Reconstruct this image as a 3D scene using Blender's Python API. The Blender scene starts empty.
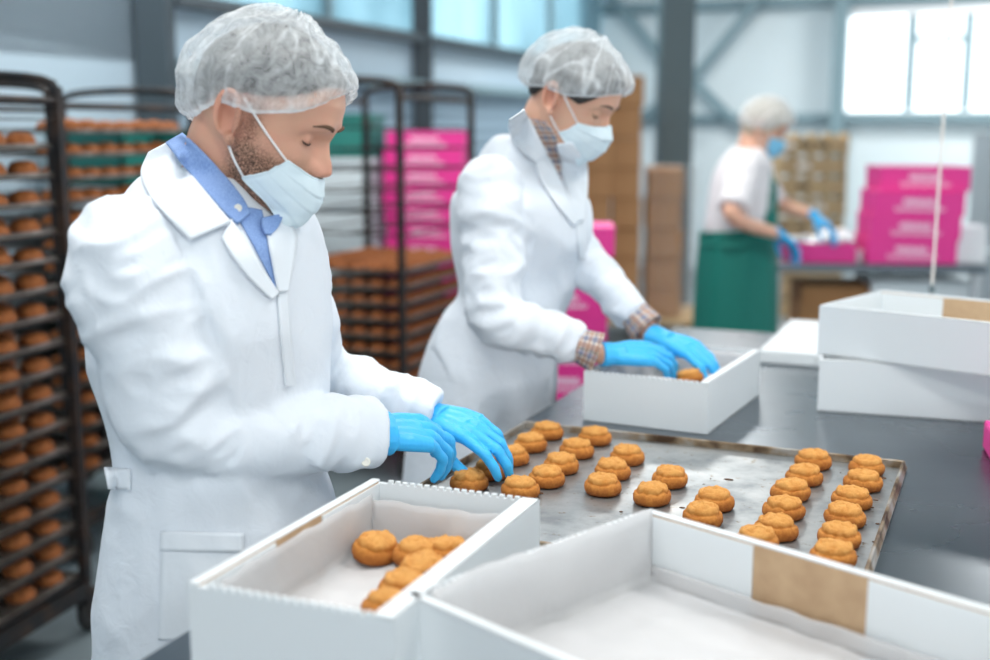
import bpy, bmesh, math, random
from mathutils import Vector as V, Matrix, noise
from mathutils.bvhtree import BVHTree
random.seed(7)
scn = bpy.context.scene
C = scn.collection
PI = math.pi
# ------------------------------------------------------------------ camera
F, HZ, HC = 1180.0, 130.0, 1.5
TH = math.atan((330-HZ)/F); c_, s_ = math.cos(TH), math.sin(TH)
def ray(px, py): return V((px-495, (330-py)*s_+F*c_, (330-py)*c_-F*s_))
def PZ(px, py, z):                       # point on the horizontal plane z seen at this pixel
    d = ray(px, py); return d*((z-HC)/d.z)+V((0, 0, HC))
def PD(px, py, y):                       # point at depth y seen at this pixel
    d = ray(px, py); return d*(y/d.y)+V((0, 0, HC))
cam = bpy.data.objects.new('camera', bpy.data.cameras.new('camera')); C.objects.link(cam)
cam.location = (0, 0, HC); cam.rotation_euler = (PI/2-TH, 0, 0)
cam.data.sensor_width = 36; cam.data.lens = F*36/990
cam.data.dof.use_dof = True; cam.data.dof.focus_distance = 1.85; cam.data.dof.aperture_fstop = 1.8
cam.data.clip_start = .05
scn.camera = cam
E1 = V((math.sin(math.radians(22.5)), math.cos(math.radians(22.5)), 0))   # along the work table, away
E2 = V((E1.y, -E1.x, 0))                                                   # across it, to the right
UP = V((0, 0, 1))
# ------------------------------------------------------------------ object helpers
def tag(o, label=None, cat=None, group=None, kind=None):
    if label: o['label'] = label
    if cat: o['category'] = cat
    if group: o['group'] = group
    if kind: o['kind'] = kind
    return o
def link(name, me, m, parent=None, smooth=False):
    o = bpy.data.objects.new(name, me); C.objects.link(o)
    if m: me.materials.append(m)
    if smooth: me.polygons.foreach_set('use_smooth', [True]*len(me.polygons))
    if parent:
        o.parent = parent; o.matrix_parent_inverse = parent.matrix_basis.inverted()
    return o
def empty(name, label, cat, loc=(0, 0, 0), rz=0, group=None):
    o = bpy.data.objects.new(name, None); C.objects.link(o)
    o.empty_display_size = .1; o.location = loc; o.rotation_euler = (0, 0, rz)
    return tag(o, label, cat, group)
def local(name, me, m, parent, smooth=False):     # mesh given in the parent's own frame
    o = link(name, me, m, None, smooth); o.parent = parent; return o
def copy_tree(o, parent=None):
    c = o.copy(); C.objects.link(c)
    if parent: c.parent = parent
    for ch in list(o.children): copy_tree(ch, c)
    return c
class G:                                          # geometry collector
    def __init__(s): s.v = []; s.f = []; s.uv = None
    def add(s, vs, fs):
        n = len(s.v); s.v += [V(p) for p in vs]; s.f += [tuple(i+n for i in f) for f in fs]; return s
    def box(s, c, h, X=V((1, 0, 0)), Y=V((0, 1, 0)), Z=UP):
        c = V(c); vs = [c+X*(a*h[0])+Y*(b*h[1])+Z*(d*h[2]) for a in (-1, 1) for b in (-1, 1) for d in (-1, 1)]
        return s.add(vs, [(0, 1, 3, 2), (4, 6, 7, 5), (0, 4, 5, 1), (2, 3, 7, 6), (0, 2, 6, 4), (1, 5, 7, 3)])
    def rings(s, rs, cap=True, loop=True):
        n = len(rs[0]); b = len(s.v); fs = []
        vs = [p for r in rs for p in r]
        for i in range(len(rs)-1):
            for j in range(n if loop else n-1):
                k = (j+1) % n; fs.append((i*n+j, i*n+k, (i+1)*n+k, (i+1)*n+j))
        if cap and loop:
            fs.append(tuple(range(n))[::-1]); m = (len(rs)-1)*n; fs.append(tuple(range(m, m+n)))
        return s.add(vs, fs)
    def tube(s, pts, rad, n=10, flat=None, up=UP, cap=True, closed=False):
        pts = [V(p) for p in pts]
        if not isinstance(rad, (list, tuple)): rad = [rad]*len(pts)
        rs = []
        nrm = None
        for i, p in enumerate(pts):
            a = pts[max(i-1, 0)]; b = pts[min(i+1, len(pts)-1)]
            if closed: a = pts[i-1]; b = pts[(i+1) % len(pts)]
            t = (b-a)
            if t.length < 1e-9: t = UP.copy()
            t.normalize()
            if nrm is None:
                nrm = up-t*up.dot(t)
                if nrm.length < .2: nrm = V((1, .1, 0))-t*V((1, .1, 0)).dot(t)
            else: nrm = nrm-t*nrm.dot(t)
            nrm.normalize(); bi = t.cross(nrm)
            fl = flat[i] if isinstance(flat, (list, tuple)) else (flat or 1)
            rs.append([p+bi*(rad[i]*math.cos(2*PI*k/n))+nrm*(rad[i]*fl*math.sin(2*PI*k/n)) for k in range(n)])
        if closed: rs.append(rs[0]); cap = False
        return s.rings(rs, cap)
    def lathe(s, prof, n=24, c=V((0, 0, 0)), X=V((1, 0, 0)), Y=V((0, 1, 0)), Z=UP):
        return s.rings([[c+X*(r*math.cos(2*PI*k/n))+Y*(r*math.sin(2*PI*k/n))+Z*z for k in range(n)] for r, z in prof])
    def sphere(s, c, r, n=14, sc=(1, 1, 1)):
        return s.rings([[V(c)+V((math.cos(2*PI*k/n)*math.sin(a)*r*sc[0], math.sin(2*PI*k/n)*math.sin(a)*r*sc[1], -math.cos(a)*r*sc[2])) for k in range(n)] for a in [PI*(i+.02)/(n//2+.04)*1.0 for i in range(n//2+1)]])
    def mesh(s, name='mesh', M=None, merge=False):
        me = bpy.data.meshes.new(name)
        vs = s.v if M is None else [M @ p for p in s.v]
        me.from_pydata([tuple(p) for p in vs], [], s.f); me.update()
        bm = bmesh.new(); bm.from_mesh(me)
        if merge: bmesh.ops.remove_doubles(bm, verts=bm.verts, dist=1e-5)
        bmesh.ops.recalc_face_normals(bm, faces=bm.faces); bm.to_mesh(me); bm.free()
        return me
def apply_mods(me, mods):
    o = bpy.data.objects.new('temp', me); C.objects.link(o)
    for typ, kw in mods:
        m = o.modifiers.new(typ, typ)
        for k, v in kw.items(): setattr(m, k, v)
    dg = bpy.context.evaluated_depsgraph_get(); dg.update()
    r = bpy.data.meshes.new_from_object(o.evaluated_get(dg)); bpy.data.objects.remove(o)
    return r
def remesh(me, vox, sm=6, fac=.5):
    return apply_mods(me, [('REMESH', dict(mode='VOXEL', voxel_size=vox, use_smooth_shade=True)), ('SMOOTH', dict(factor=fac, iterations=sm))])
def bevel(me, w, seg=2, ang=.6):
    return apply_mods(me, [('BEVEL', dict(width=w, segments=seg, limit_method='ANGLE', angle_limit=ang))])
def solidify(me, t, off=1):
    return apply_mods(me, [('SOLIDIFY', dict(thickness=t, offset=off))])
def spline(P, n=8):                     # Catmull-Rom through tuples of floats
    out = []
    for i in range(len(P)-1):
        p0, p1, p2, p3 = P[max(i-1, 0)], P[i], P[i+1], P[min(i+2, len(P)-1)]
        for k in range(n):
            t = k/n
            out.append(tuple(.5*((2*b)+(-a+c)*t+(2*a-5*b+4*c-d)*t*t+(-a+3*b-3*c+d)*t**3) for a, b, c, d in zip(p0, p1, p2, p3)))
    out.append(tuple(P[-1])); return out
def lerp(a, b, t): return a+(b-a)*t
def interp(tab, x):
    if x <= tab[0][0]: return tab[0][1]
    for (a, b), (c, d) in zip(tab, tab[1:]):
        if x <= c:
            t = (x-a)/(c-a); return b+(d-b)*t
    return tab[-1][1]
# ------------------------------------------------------------------ materials
def mat(name, col, rough=.5, metal=0, spec=.5, **kw):
    m = bpy.data.materials.new(name); m.use_nodes = True
    b = m.node_tree.nodes['Principled BSDF']
    b.inputs['Base Color'].default_value = (*col, 1); b.inputs['Roughness'].default_value = rough
    b.inputs['Metallic'].default_value = metal; b.inputs['Specular IOR Level'].default_value = spec
    for k, v in kw.items(): b.inputs[k.replace('_', ' ')].default_value = v
    return m
def nd(m, t, **kw):
    n = m.node_tree.nodes.new(t)
    for k, v in kw.items():
        if hasattr(n, k): setattr(n, k, v)
        else: n.inputs[k.replace('_', ' ')].default_value = v
    return n
def lk(m, a, b): m.node_tree.links.new(a, b)
def bsdf(m): return m.node_tree.nodes['Principled BSDF']
def coords(m, kind='Object', scale=(1, 1, 1)):
    t = nd(m, 'ShaderNodeTexCoord'); mp = nd(m, 'ShaderNodeMapping'); mp.inputs['Scale'].default_value = scale
    lk(m, t.outputs[kind], mp.inputs['Vector']); return mp.outputs['Vector']
def ramp(m, fac, stops):
    r = nd(m, 'ShaderNodeValToRGB'); e = r.color_ramp.elements
    while len(e) < len(stops): e.new(.5)
    for el, (p, c) in zip(e, stops): el.position = p; el.color = (*c, 1) if len(c) == 3 else c
    lk(m, fac, r.inputs['Fac']); return r.outputs['Color']
def noisy(m, scale=8, sc=(1, 1, 1), detail=4, kind='Object', rough=.5, dist=0):
    n = nd(m, 'ShaderNodeTexNoise', Scale=scale, Detail=detail, Roughness=rough, Distortion=dist)
    lk(m, coords(m, kind, sc), n.inputs['Vector']); return n.outputs['Fac']
def bump(m, fac, strength=.3, dist=.002):
    b = nd(m, 'ShaderNodeBump', Strength=strength, Distance=dist); lk(m, fac, b.inputs['Height'])
    p = bsdf(m).inputs['Normal']
    if p.is_linked: lk(m, p.links[0].from_socket, b.inputs['Normal'])
    lk(m, b.outputs['Normal'], p); return m
def vary(m, scale, stops, **kw):
    lk(m, ramp(m, noisy(m, scale, **kw), stops), bsdf(m).inputs['Base Color']); return m

M = {}
M['coat'] = mat('white cotton twill', (.75, .80, .86), .8, spec=.2, Sheen_Weight=.15)
bump(M['coat'], noisy(M['coat'], 26, detail=5, dist=.6), .55, .006); bump(M['coat'], noisy(M['coat'], 900, detail=2), .12, .0006)
M['coat_trim'] = mat('white cotton facing', (.77, .82, .87), .8, spec=.2)
bump(M['coat_trim'], noisy(M['coat_trim'], 40, detail=4), .35, .003); bump(M['coat_trim'], noisy(M['coat_trim'], 900, detail=2), .12, .0006)
M['button'] = mat('white button', (.8, .78, .7), .3)
M['shirt'] = mat('blue chambray', (.16, .32, .66), .8, spec=.2)
vary(M['shirt'], 700, [(.35, (.17, .28, .56)), (.65, (.27, .40, .68))], sc=(1, 1, .3)); bump(M['shirt'], noisy(M['shirt'], 45), .3, .003)
M['skin'] = mat('skin', (.64, .36, .25), .48, spec=.4, Subsurface_Weight=.12, Subsurface_Scale=.012)
M['skin'].node_tree.nodes['Principled BSDF'].inputs['Subsurface Radius'].default_value = (1, .35, .2)
def skin_nodes(m, base, red, stubble):
    at = nd(m, 'ShaderNodeAttribute'); at.attribute_name = 'beard'
    sep = nd(m, 'ShaderNodeSeparateColor'); lk(m, at.outputs['Color'], sep.inputs['Color'])
    base_c = ramp(m, noisy(m, 30, detail=3), [(.3, base), (.75, red)])
    n = noisy(m, 420, detail=3)
    mu = nd(m, 'ShaderNodeMath', operation='MULTIPLY_ADD'); lk(m, n, mu.inputs[0]); mu.inputs[1].default_value = 3.0; mu.inputs[2].default_value = -.75
    m2 = nd(m, 'ShaderNodeMath', operation='MULTIPLY', use_clamp=True); lk(m, mu.outputs[0], m2.inputs[0]); lk(m, sep.outputs[0], m2.inputs[1])
    mx = nd(m, 'ShaderNodeMixRGB'); lk(m, m2.outputs[0], mx.inputs['Fac']); lk(m, base_c, mx.inputs['Color1']); mx.inputs['Color2'].default_value = (*stubble, 1)
    m3 = nd(m, 'ShaderNodeMixRGB'); lk(m, sep.outputs[1], m3.inputs['Fac']); lk(m, mx.outputs[0], m3.inputs['Color1']); m3.inputs['Color2'].default_value = (.62, .21, .15, 1)
    lk(m, m3.outputs[0], bsdf(m).inputs['Base Color']); bump(m, noisy(m, 350), .12, .0008)
skin_nodes(M['skin'], (.66, .385, .27), (.68, .35, .25), (.07, .035, .02))
M['skin_w'] = mat('skin fair', (.72, .42, .3), .45, spec=.4, Subsurface_Weight=.12, Subsurface_Scale=.012)
skin_nodes(M['skin_w'], (.72, .44, .31), (.73, .40, .29), (.07, .035, .02))
M['hair'] = mat('dark hair', (.022, .018, .016), .55)
bump(M['hair'], noisy(M['hair'], 160, (1, 1, .2)), .5, .004)
M['hair_grey'] = mat('blond grey hair', (.50, .43, .33), .7)
M['lash'] = mat('lashes', (.03, .015, .01), .6)
M['brow'] = mat('eyebrow hair', (.13, .07, .04), .8)
def cap_mat(name, lo, hi, col=(.86, .9, .92)):
    m = bpy.data.materials.new(name); m.use_nodes = True; nt = m.node_tree; nt.nodes.clear()
    out = nd(m, 'ShaderNodeOutputMaterial'); tr = nd(m, 'ShaderNodeBsdfTransparent'); df = nd(m, 'ShaderNodeBsdfDiffuse'); tl = nd(m, 'ShaderNodeBsdfTranslucent')
    df.inputs['Color'].default_value = (*col, 1); tl.inputs['Color'].default_value = (*col, 1)
    a = nd(m, 'ShaderNodeMixShader'); a.inputs[0].default_value = .3; lk(m, df.outputs[0], a.inputs[1]); lk(m, tl.outputs[0], a.inputs[2])
    n1 = noisy(m, 38, detail=7, rough=.75, dist=2.2); n2 = noisy(m, 13, detail=3, dist=.8)
    x1 = ramp(m, n1, [(.30, (0, 0, 0)), (.72, (1, 1, 1))]); x2 = ramp(m, n2, [(.4, (0, 0, 0)), (.62, (1, 1, 1))])
    at = nd(m, 'ShaderNodeAttribute'); at.attribute_name = 'fold'
    ad = nd(m, 'ShaderNodeMath', operation='MULTIPLY_ADD'); lk(m, x1, ad.inputs[0]); ad.inputs[1].default_value = hi-lo; ad.inputs[2].default_value = lo
    ad2 = nd(m, 'ShaderNodeMath', operation='MULTIPLY_ADD'); lk(m, x2, ad2.inputs[0]); ad2.inputs[1].default_value = .14; lk(m, ad.outputs[0], ad2.inputs[2])
    ad3 = nd(m, 'ShaderNodeMath', operation='ADD', use_clamp=True); lk(m, ad2.outputs[0], ad3.inputs[0]); lk(m, at.outputs['Fac'], ad3.inputs[1])
    mx = nd(m, 'ShaderNodeMixShader'); lk(m, ad3.outputs[0], mx.inputs[0]); lk(m, tr.outputs[0], mx.inputs[1]); lk(m, a.outputs[0], mx.inputs[2])
    lk(m, mx.outputs[0], out.inputs[0]); return m
M['cap'] = cap_mat('non-woven cap', .14, .60)
M['cap2'] = cap_mat('non-woven cap fine', .26, .55)
M['mask'] = mat('surgical mask paper', (.73, .86, .92), .85, spec=.15); bump(M['mask'], noisy(M['mask'], 500), .15, .001)
bump(M['mask'], noisy(M['mask'], 40), .3, .003)
M['mask_blue'] = mat('blue mask paper', (.25, .62, .88), .85, spec=.15)
M['elastic'] = mat('white elastic', (.88, .88, .88), .8)
M['glove'] = mat('blue nitrile', (.045, .47, .90), .42, spec=.45, Subsurface_Weight=.05)
g = M['glove']
bump(g, noisy(g, 55, (1, 2.5, 1), detail=3, dist=.5), .5, .004); bump(g, noisy(g, 170, (1, 1, 1), detail=2), .2, .0015)
M['trousers'] = mat('dark trousers', (.03, .035, .05), .8)
M['shoe'] = mat('dark shoe', (.02, .02, .02), .5)
M['white_cloth'] = mat('white cloth', (.78, .76, .78), .85)
M['apron'] = mat('green apron', (.0, .165, .13), .7)
# checked shirt (by UV)
m = M['check'] = mat('checked cotton', (.8, .76, .7), .8)
sp = nd(m, 'ShaderNodeSeparateXYZ'); lk(m, coords(m, 'UV'), sp.inputs[0])
def stripe(src, freq, w, ph=0):
    a = nd(m, 'ShaderNodeMath', operation='MULTIPLY_ADD'); lk(m, src, a.inputs[0]); a.inputs[1].default_value = freq; a.inputs[2].default_value = ph
    b = nd(m, 'ShaderNodeMath', operation='FRACT'); lk(m, a.outputs[0], b.inputs[0])
    c = nd(m, 'ShaderNodeMath', operation='LESS_THAN'); lk(m, b.outputs[0], c.inputs[0]); c.inputs[1].default_value = w
    return c.outputs[0]
prev = None
for src, col, ph, fq in ((sp.outputs[0], (.06, .09, .22), 0, 7), (sp.outputs[1], (.06, .09, .22), 0, 4), (sp.outputs[0], (.30, .12, .08), .5, 7), (sp.outputs[1], (.30, .12, .08), .5, 4)):
    mx = nd(m, 'ShaderNodeMixRGB'); st = stripe(src, fq, .34, ph)
    mm = nd(m, 'ShaderNodeMath', operation='MULTIPLY'); lk(m, st, mm.inputs[0]); mm.inputs[1].default_value = .6; lk(m, mm.outputs[0], mx.inputs[0])
    if prev: lk(m, prev, mx.inputs[1])
    else: mx.inputs[1].default_value = (.80, .73, .62, 1)
    mx.inputs[2].default_value = (*col, 1); prev = mx.outputs[0]
lk(m, prev, bsdf(m).inputs['Base Color'])
m = M['steel'] = mat('brushed steel worktop', (.16, .19, .215), .3, metal=1)
bump(m, noisy(m, 14, (1, 14, 1), detail=5), .05, .002)
lk(m, ramp(m, noisy(m, 5, detail=6), [(.3, (.25, .25, .25)), (.7, (.32, .32, .32))]), bsdf(m).inputs['Roughness'])
M['steel_leg'] = mat('steel leg', (.5, .52, .54), .35, metal=1)
m = M['tray'] = mat('worn aluminium tray', (.60, .61, .60), .36, metal=.85)
a = noisy(m, 9, detail=8, rough=.65); b = noisy(m, 60, detail=6, rough=.7)
cA = ramp(m, a, [(.35, (.26, .285, .30)), (.5, (.39, .415, .425)), (.68, (.48, .50, .50))])
cB = ramp(m, b, [(.60, (1, 1, 1)), (.68, (.55, .38, .2)), (.78, (.2, .11, .05))])
mx = nd(m, 'ShaderNodeMixRGB', blend_type='MULTIPLY'); mx.inputs[0].default_value = 1; lk(m, cA, mx.inputs[1]); lk(m, cB, mx.inputs[2]); lk(m, mx.outputs[0], bsdf(m).inputs['Base Color'])
lk(m, ramp(m, a, [(.3, (.5, .5, .5)), (.7, (.36, .36, .36))]), bsdf(m).inputs['Roughness'])
m = M['tray_rim'] = mat('baked-on tray rim', (.4, .3, .2), .45, metal=.6)
vary(m, 16, [(.36, (.08, .045, .025)), (.48, (.30, .22, .14)), (.62, (.45, .43, .40))], detail=7)
M['crumb'] = mat('burnt crumb', (.10, .045, .02), .8)
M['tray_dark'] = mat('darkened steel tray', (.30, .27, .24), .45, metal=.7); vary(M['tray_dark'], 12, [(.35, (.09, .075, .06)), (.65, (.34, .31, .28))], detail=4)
M['rack'] = mat('dark rack steel', (.03, .03, .03), .55, metal=.3); vary(M['rack'], 14, [(.4, (.012, .013, .015)), (.7, (.05, .028, .018))], detail=4)
M['rubber'] = mat('black rubber', (.015, .015, .015), .6)
m = M['cookie'] = mat('baked cookie', (.62, .26, .06), .72, spec=.25)
geo = nd(m, 'ShaderNodeTexCoord'); sz = nd(m, 'ShaderNodeSeparateXYZ'); lk(m, geo.outputs['Object'], sz.inputs[0])
mr = nd(m, 'ShaderNodeMapRange'); mr.inputs[1].default_value = 0; mr.inputs[2].default_value = .032; lk(m, sz.outputs[2], mr.inputs[0])
nz = noisy(m, 90, detail=6, rough=.65)
ad = nd(m, 'ShaderNodeMath', operation='MULTIPLY_ADD'); lk(m, nz, ad.inputs[0]); ad.inputs[1].default_value = 1.3; ad.inputs[2].default_value = -.65
ad2 = nd(m, 'ShaderNodeMath', operation='ADD', use_clamp=True); lk(m, ad.outputs[0], ad2.inputs[0]); lk(m, mr.outputs[0], ad2.inputs[1])
lk(m, ramp(m, ad2.outputs[0], [(.0, (.30, .085, .018)), (.28, (.47, .155, .03)), (.6, (.63, .25, .05)), (1, (.78, .39, .11))]), bsdf(m).inputs['Base Color'])
bump(m, noisy(m, 170, detail=7, rough=.75), 1, .0035)
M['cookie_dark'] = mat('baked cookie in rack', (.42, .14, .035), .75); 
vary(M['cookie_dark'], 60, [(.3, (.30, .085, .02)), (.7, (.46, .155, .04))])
m = M['card'] = mat('white board', (.74, .78, .80), .62, spec=.3)
bump(m, noisy(m, 60, (1, 1, 5), detail=3), .08, .001)
M['kraft'] = mat('brown corrugated board', (.50, .33, .19), .85); vary(M['kraft'], 30, [(.3, (.44, .29, .17)), (.7, (.55, .38, .23))])
M['carton'] = mat('brown carton', (.42, .20, .08), .8); vary(M['carton'], 3, [(.3, (.34, .165, .065)), (.7, (.44, .23, .10))])
m = M['paper'] = mat('baking parchment', (.78, .78, .79), .45, Alpha=.58); bump(m, noisy(m, 22, detail=4, dist=1), .5, .004)
M['wrap'] = mat('stretch film', (.8, .85, .88), .12, Alpha=.06); bump(M['wrap'], noisy(M['wrap'], 18, (1, 1, 4), detail=4, dist=1), 1, .02)
M['wood'] = mat('pallet wood', (.55, .40, .22), .8); vary(M['wood'], 8, [(.3, (.42, .28, .14)), (.7, (.66, .50, .30))], sc=(1, 1, 6))
M['pink'] = mat('pink board', (.80, .035, .30), .5)
M['lettering'] = mat('pale lettering', (.90, .60, .76), .6)
M['teal'] = mat('green plastic crate', (.02, .20, .17), .5)
M['white_plastic'] = mat('white plastic', (.85, .88, .9), .3)
M['column'] = mat('grey blue steelwork', (.10, .145, .16), .55); M['column_dark'] = mat('dark steelwork', (.035, .055, .07), .5)
M['beam'] = mat('teal steel beam', (.19, .29, .33), .5)
m = M['wall'] = mat('pale blue wall panel', (.66, .76, .80), .7); vary(m, .6, [(.3, (.64, .74, .78)), (.7, (.72, .80, .83))])
M['wall_side'] = mat('blue grey side wall', (.36, .47, .56), .7); vary(M['wall_side'], .5, [(.3, (.33, .44, .53)), (.7, (.42, .53, .61))])
M['wall_low'] = mat('blue grey wall panel', (.23, .33, .42), .6)
w = nd(M['wall_low'], 'ShaderNodeTexWave', Scale=3.0, bands_direction='Z'); lk(M['wall_low'], coords(M['wall_low']), w.inputs['Vector']); bump(M['wall_low'], w.outputs['Fac'], .6, .02)
m = M['floor'] = mat('grey painted floor', (.16, .2, .22), .35); vary(m, 2.2, [(.3, (.12, .155, .175)), (.7, (.17, .21, .225))], detail=5)
M['floor_dark'] = mat('blue floor paint', (.07, .11, .15), .4)
M['ceiling'] = mat('ceiling panel', (.42, .52, .56), .7)
m = M['glass'] = bpy.data.materials.new('clear glazing'); m.use_nodes = True; m.node_tree.nodes.clear()
o_ = nd(m, 'ShaderNodeOutputMaterial'); t_ = nd(m, 'ShaderNodeBsdfTransparent'); gl = nd(m, 'ShaderNodeBsdfGlossy'); gl.inputs['Roughness'].default_value = .05
t_.inputs['Color'].default_value = (.97, .99, 1, 1); x_ = nd(m, 'ShaderNodeMixShader'); x_.inputs[0].default_value = .05
lk(m, t_.outputs[0], x_.inputs[1]); lk(m, gl.outputs[0], x_.inputs[2]); lk(m, x_.outputs[0], o_.inputs[0])
m = M['polycarbonate'] = bpy.data.materials.new('blue glazing'); m.use_nodes = True; m.node_tree.nodes.clear()
o_ = nd(m, 'ShaderNodeOutputMaterial'); t_ = nd(m, 'ShaderNodeBsdfTransparent'); gl = nd(m, 'ShaderNodeBsdfDiffuse'); gl.inputs['Color'].default_value = (.45, .62, .68, 1)
n_ = noisy(m, 1.2, (1, 1, .3), detail=4); lk(m, ramp(m, n_, [(.35, (.26, .42, .48)), (.6, (.55, .72, .78))]), t_.inputs['Color'])
x_ = nd(m, 'ShaderNodeMixShader'); x_.inputs[0].default_value = .35
lk(m, t_.outputs[0], x_.inputs[1]); lk(m, gl.outputs[0], x_.inputs[2]); lk(m, x_.outputs[0], o_.inputs[0])
M['cord'] = mat('pale cord', (.8, .75, .7), .7)
M['grey_plastic'] = mat('grey cabinet', (.35, .40, .44), .5)
M['wall_grey'] = mat('film', (.7, .78, .82), .3)
#@@SETTING
# ------------------------------------------------------------------ the room
CEIL = 3.7
Wl = V(PD(155, 130, 6.15)); Wl.z = 0                       # a point of the left wall line (runs along E1)
Wb = V(PD(840, 130, 12.3)); Wb.z = 0                       # a point of the back wall line (runs along E2)
def meet(p, d, q, e):
    k = ((q-p).x*e.y-(q-p).y*e.x)/(d.x*e.y-d.y*e.x); return p+d*k
CR = meet(Wl, E1, Wb, E2)
def slab(name, g, m, parent=None): 
    o = link(name, g.mesh(), m, parent)
    if not parent: o['kind'] = 'structure'
    return o
flr = slab('floor', G().box(V((0, 6, -.05)), (16, 16, .05), E2, E1), M['floor'])
LWL = 21.0; LW0 = CR-E1*LWL
def onL(t, z, off=0): return LW0+E1*t+E2*off+UP*z          # along the left wall
def onB(s, z, off=0): return CR+E2*s-E1*off+UP*z           # along the back wall
# left wall: lower blue panel, white panel, glazed strip, upper panel
zs = [0, 1.83, 2.16, 3.05, CEIL]
tc = (Wl-LW0).dot(E1)+.1
wl = slab('wall_left', G().box(onL(LWL/2, 1.995, -.1), (.1, LWL/2, .165), E2, E1).box(onL(LWL/2, (zs[3]+zs[4])/2, -.1), (.1, LWL/2, (zs[4]-zs[3])/2), E2, E1).box(onL(tc/2, CEIL/2, -.1), (.1, tc/2, CEIL/2), E2, E1), M['wall_side'])
slab('wall_left_lower_panel', G().box(onL((tc+LWL)/2, .915, -.1), (.1, (LWL-tc)/2, .915), E2, E1), M['wall_low'], wl)
win = slab('window_1', G().box(onL((tc+LWL)/2, zs[2]+.02, -.02), (.05, (LWL-tc)/2, .03), E2, E1).box(onL((tc+LWL)/2, zs[3]-.02, -.02), (.05, (LWL-tc)/2, .03), E2, E1), M['beam'])
for k in range(6): slab('window_mullion', G().box(onL(tc+.3+k*1.4, (zs[2]+zs[3])/2, -.02), (.03, .025, (zs[3]-zs[2])/2-.05), E2, E1), M['beam'], win)
slab('window_pane', G().box(onL((tc+LWL)/2, (zs[2]+zs[3])/2, -.05), (.006, (LWL-tc)/2, (zs[3]-zs[2])/2), E2, E1), M['polycarbonate'], win)
def rail(name, g, m=M['beam']): return slab(name, g, m)
rail('trim_1', G().box(onL((tc+LWL)/2, 1.83, .05), (.05, (LWL-tc)/2, .03), E2, E1), M['beam'])
rail('trim_2', G().box(onL((tc+LWL)/2, 2.16, .05), (.05, (LWL-tc)/2, .03), E2, E1), M['column_dark'])
# back wall with the big window
LB = 12.0
sW0 = (Wb-CR).dot(E2)-.06; zW0, zW1 = PD(840, 115, 12.3).z, PD(840, 13, 12.3).z
g = G().box(onB(sW0/2-.15, CEIL/2, -.1), (sW0/2+.15, .1, CEIL/2), E2, E1)
g.box(onB((sW0+LB)/2, zW0/2, -.1), ((LB-sW0)/2, .1, zW0/2), E2, E1).box(onB((sW0+LB)/2, (zW1+CEIL)/2, -.1), ((LB-sW0)/2, .1, (CEIL-zW1)/2), E2, E1)
wb = slab('wall_back', g, M['wall'])
slab('ceiling', G().box(onB(LB/2, CEIL+.05, 10.5), (LB/2+.3, 10.8, .05), E2, E1), M['ceiling'])
slab('wall_rear', G().box(onB(LB/2, .45, LWL+.1), (LB/2, .1, .45), E2, E1).box(onB(LB/2, CEIL-.1, LWL+.1), (LB/2, .1, .1), E2, E1), M['wall'])
slab('wall_right', G().box(onB(LB+.1, .45, LWL/2), (.1, LWL/2, .45), E2, E1).box(onB(LB+.1, (2.5+CEIL)/2, LWL/2), (.1, LWL/2, (CEIL-2.5)/2), E2, E1), M['wall'])
for k in range(10): slab('window_4', G().box(onB(LB+.1, 1.7, .05+k*(LWL-.1)/9), (.08, .05, .8), E2, E1), M['beam'])
for k in range(7): slab('window_3', G().box(onB(.05+k*(LB-.1)/6, (.9+CEIL-.2)/2, LWL+.1), (.05, .08, (CEIL-1.1)/2), E2, E1), M['beam'])
win = slab('window_2', G().box(onB((sW0+LB)/2, zW0, -.05), ((LB-sW0)/2, .09, .04), E2, E1).box(onB((sW0+LB)/2, zW1, -.05), ((LB-sW0)/2, .09, .04), E2, E1), M['white_plastic'])
wd = (Wb+E2*0-V((0, 0, 0)))
def s_at(px):                                              # where a column of sight meets the back wall
    p = meet(V((0, 0, 0)), V((px-495, F*c_, 0)), CR, E2); return (p-CR).dot(E2)
for px in (895, 950, 1010, 1070):
    s = s_at(px); slab('window_mullion', G().box(onB(s, (zW0+zW1)/2, -.05), (.05, .05, (zW1-zW0)/2), E2, E1), M['beam'], win)
zt = lerp(zW0, zW1, .73)
slab('window_mullion', G().box(onB((s_at(895)+s_at(950))/2, zt, -.05), ((s_at(950)-s_at(895))/2, .04, .03), E2, E1), M['beam'], win)
slab('window_pane', G().box(onB((sW0+LB)/2, (zW0+zW1)/2, -.06), ((LB-sW0)/2, .004, (zW1-zW0)/2), E2, E1), M['glass'], win)
rail('trim_3', G().box(onB(LB/2, PD(760, 118, 12.6).z, .06), (LB/2, .06, .045), E2, E1))
rail('trim_4', G().box(onB(LB/2, zW1+.12, .06), (LB/2, .06, .05), E2, E1))
def bar(name, a, b, w, m, d=None):
    a = V(a); b = V(b); t = (b-a).normalized(); n = t.cross(E1).normalized(); k = t.cross(n)
    return slab(name, G().box((a+b)/2, (w, (d or w), (b-a).length/2), n, k, t), m)
def PB(px, py, off):                                       # point just in front of the back wall
    s = s_at(px); p = onB(s, 0, off); y = p.y; return V((p.x, p.y, PD(px, py, y).z))
bar('trim_5', PB(760, -14, .2), PB(692, 76, .2), .04, M['beam']); bar('trim_6', PB(690, 80, .2), PB(732, 122, .2), .045, M['beam'])
bar('trim_7', PB(600, -20, .2), PB(664, 62, .2), .04, M['beam']); bar('trim_8', PB(664, 100, .2), PB(610, 140, .2), .035, M['beam'])
bar('trim_9', PB(829, -60, .15), PB(829, 260, .15), .07, M['beam'])
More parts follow.
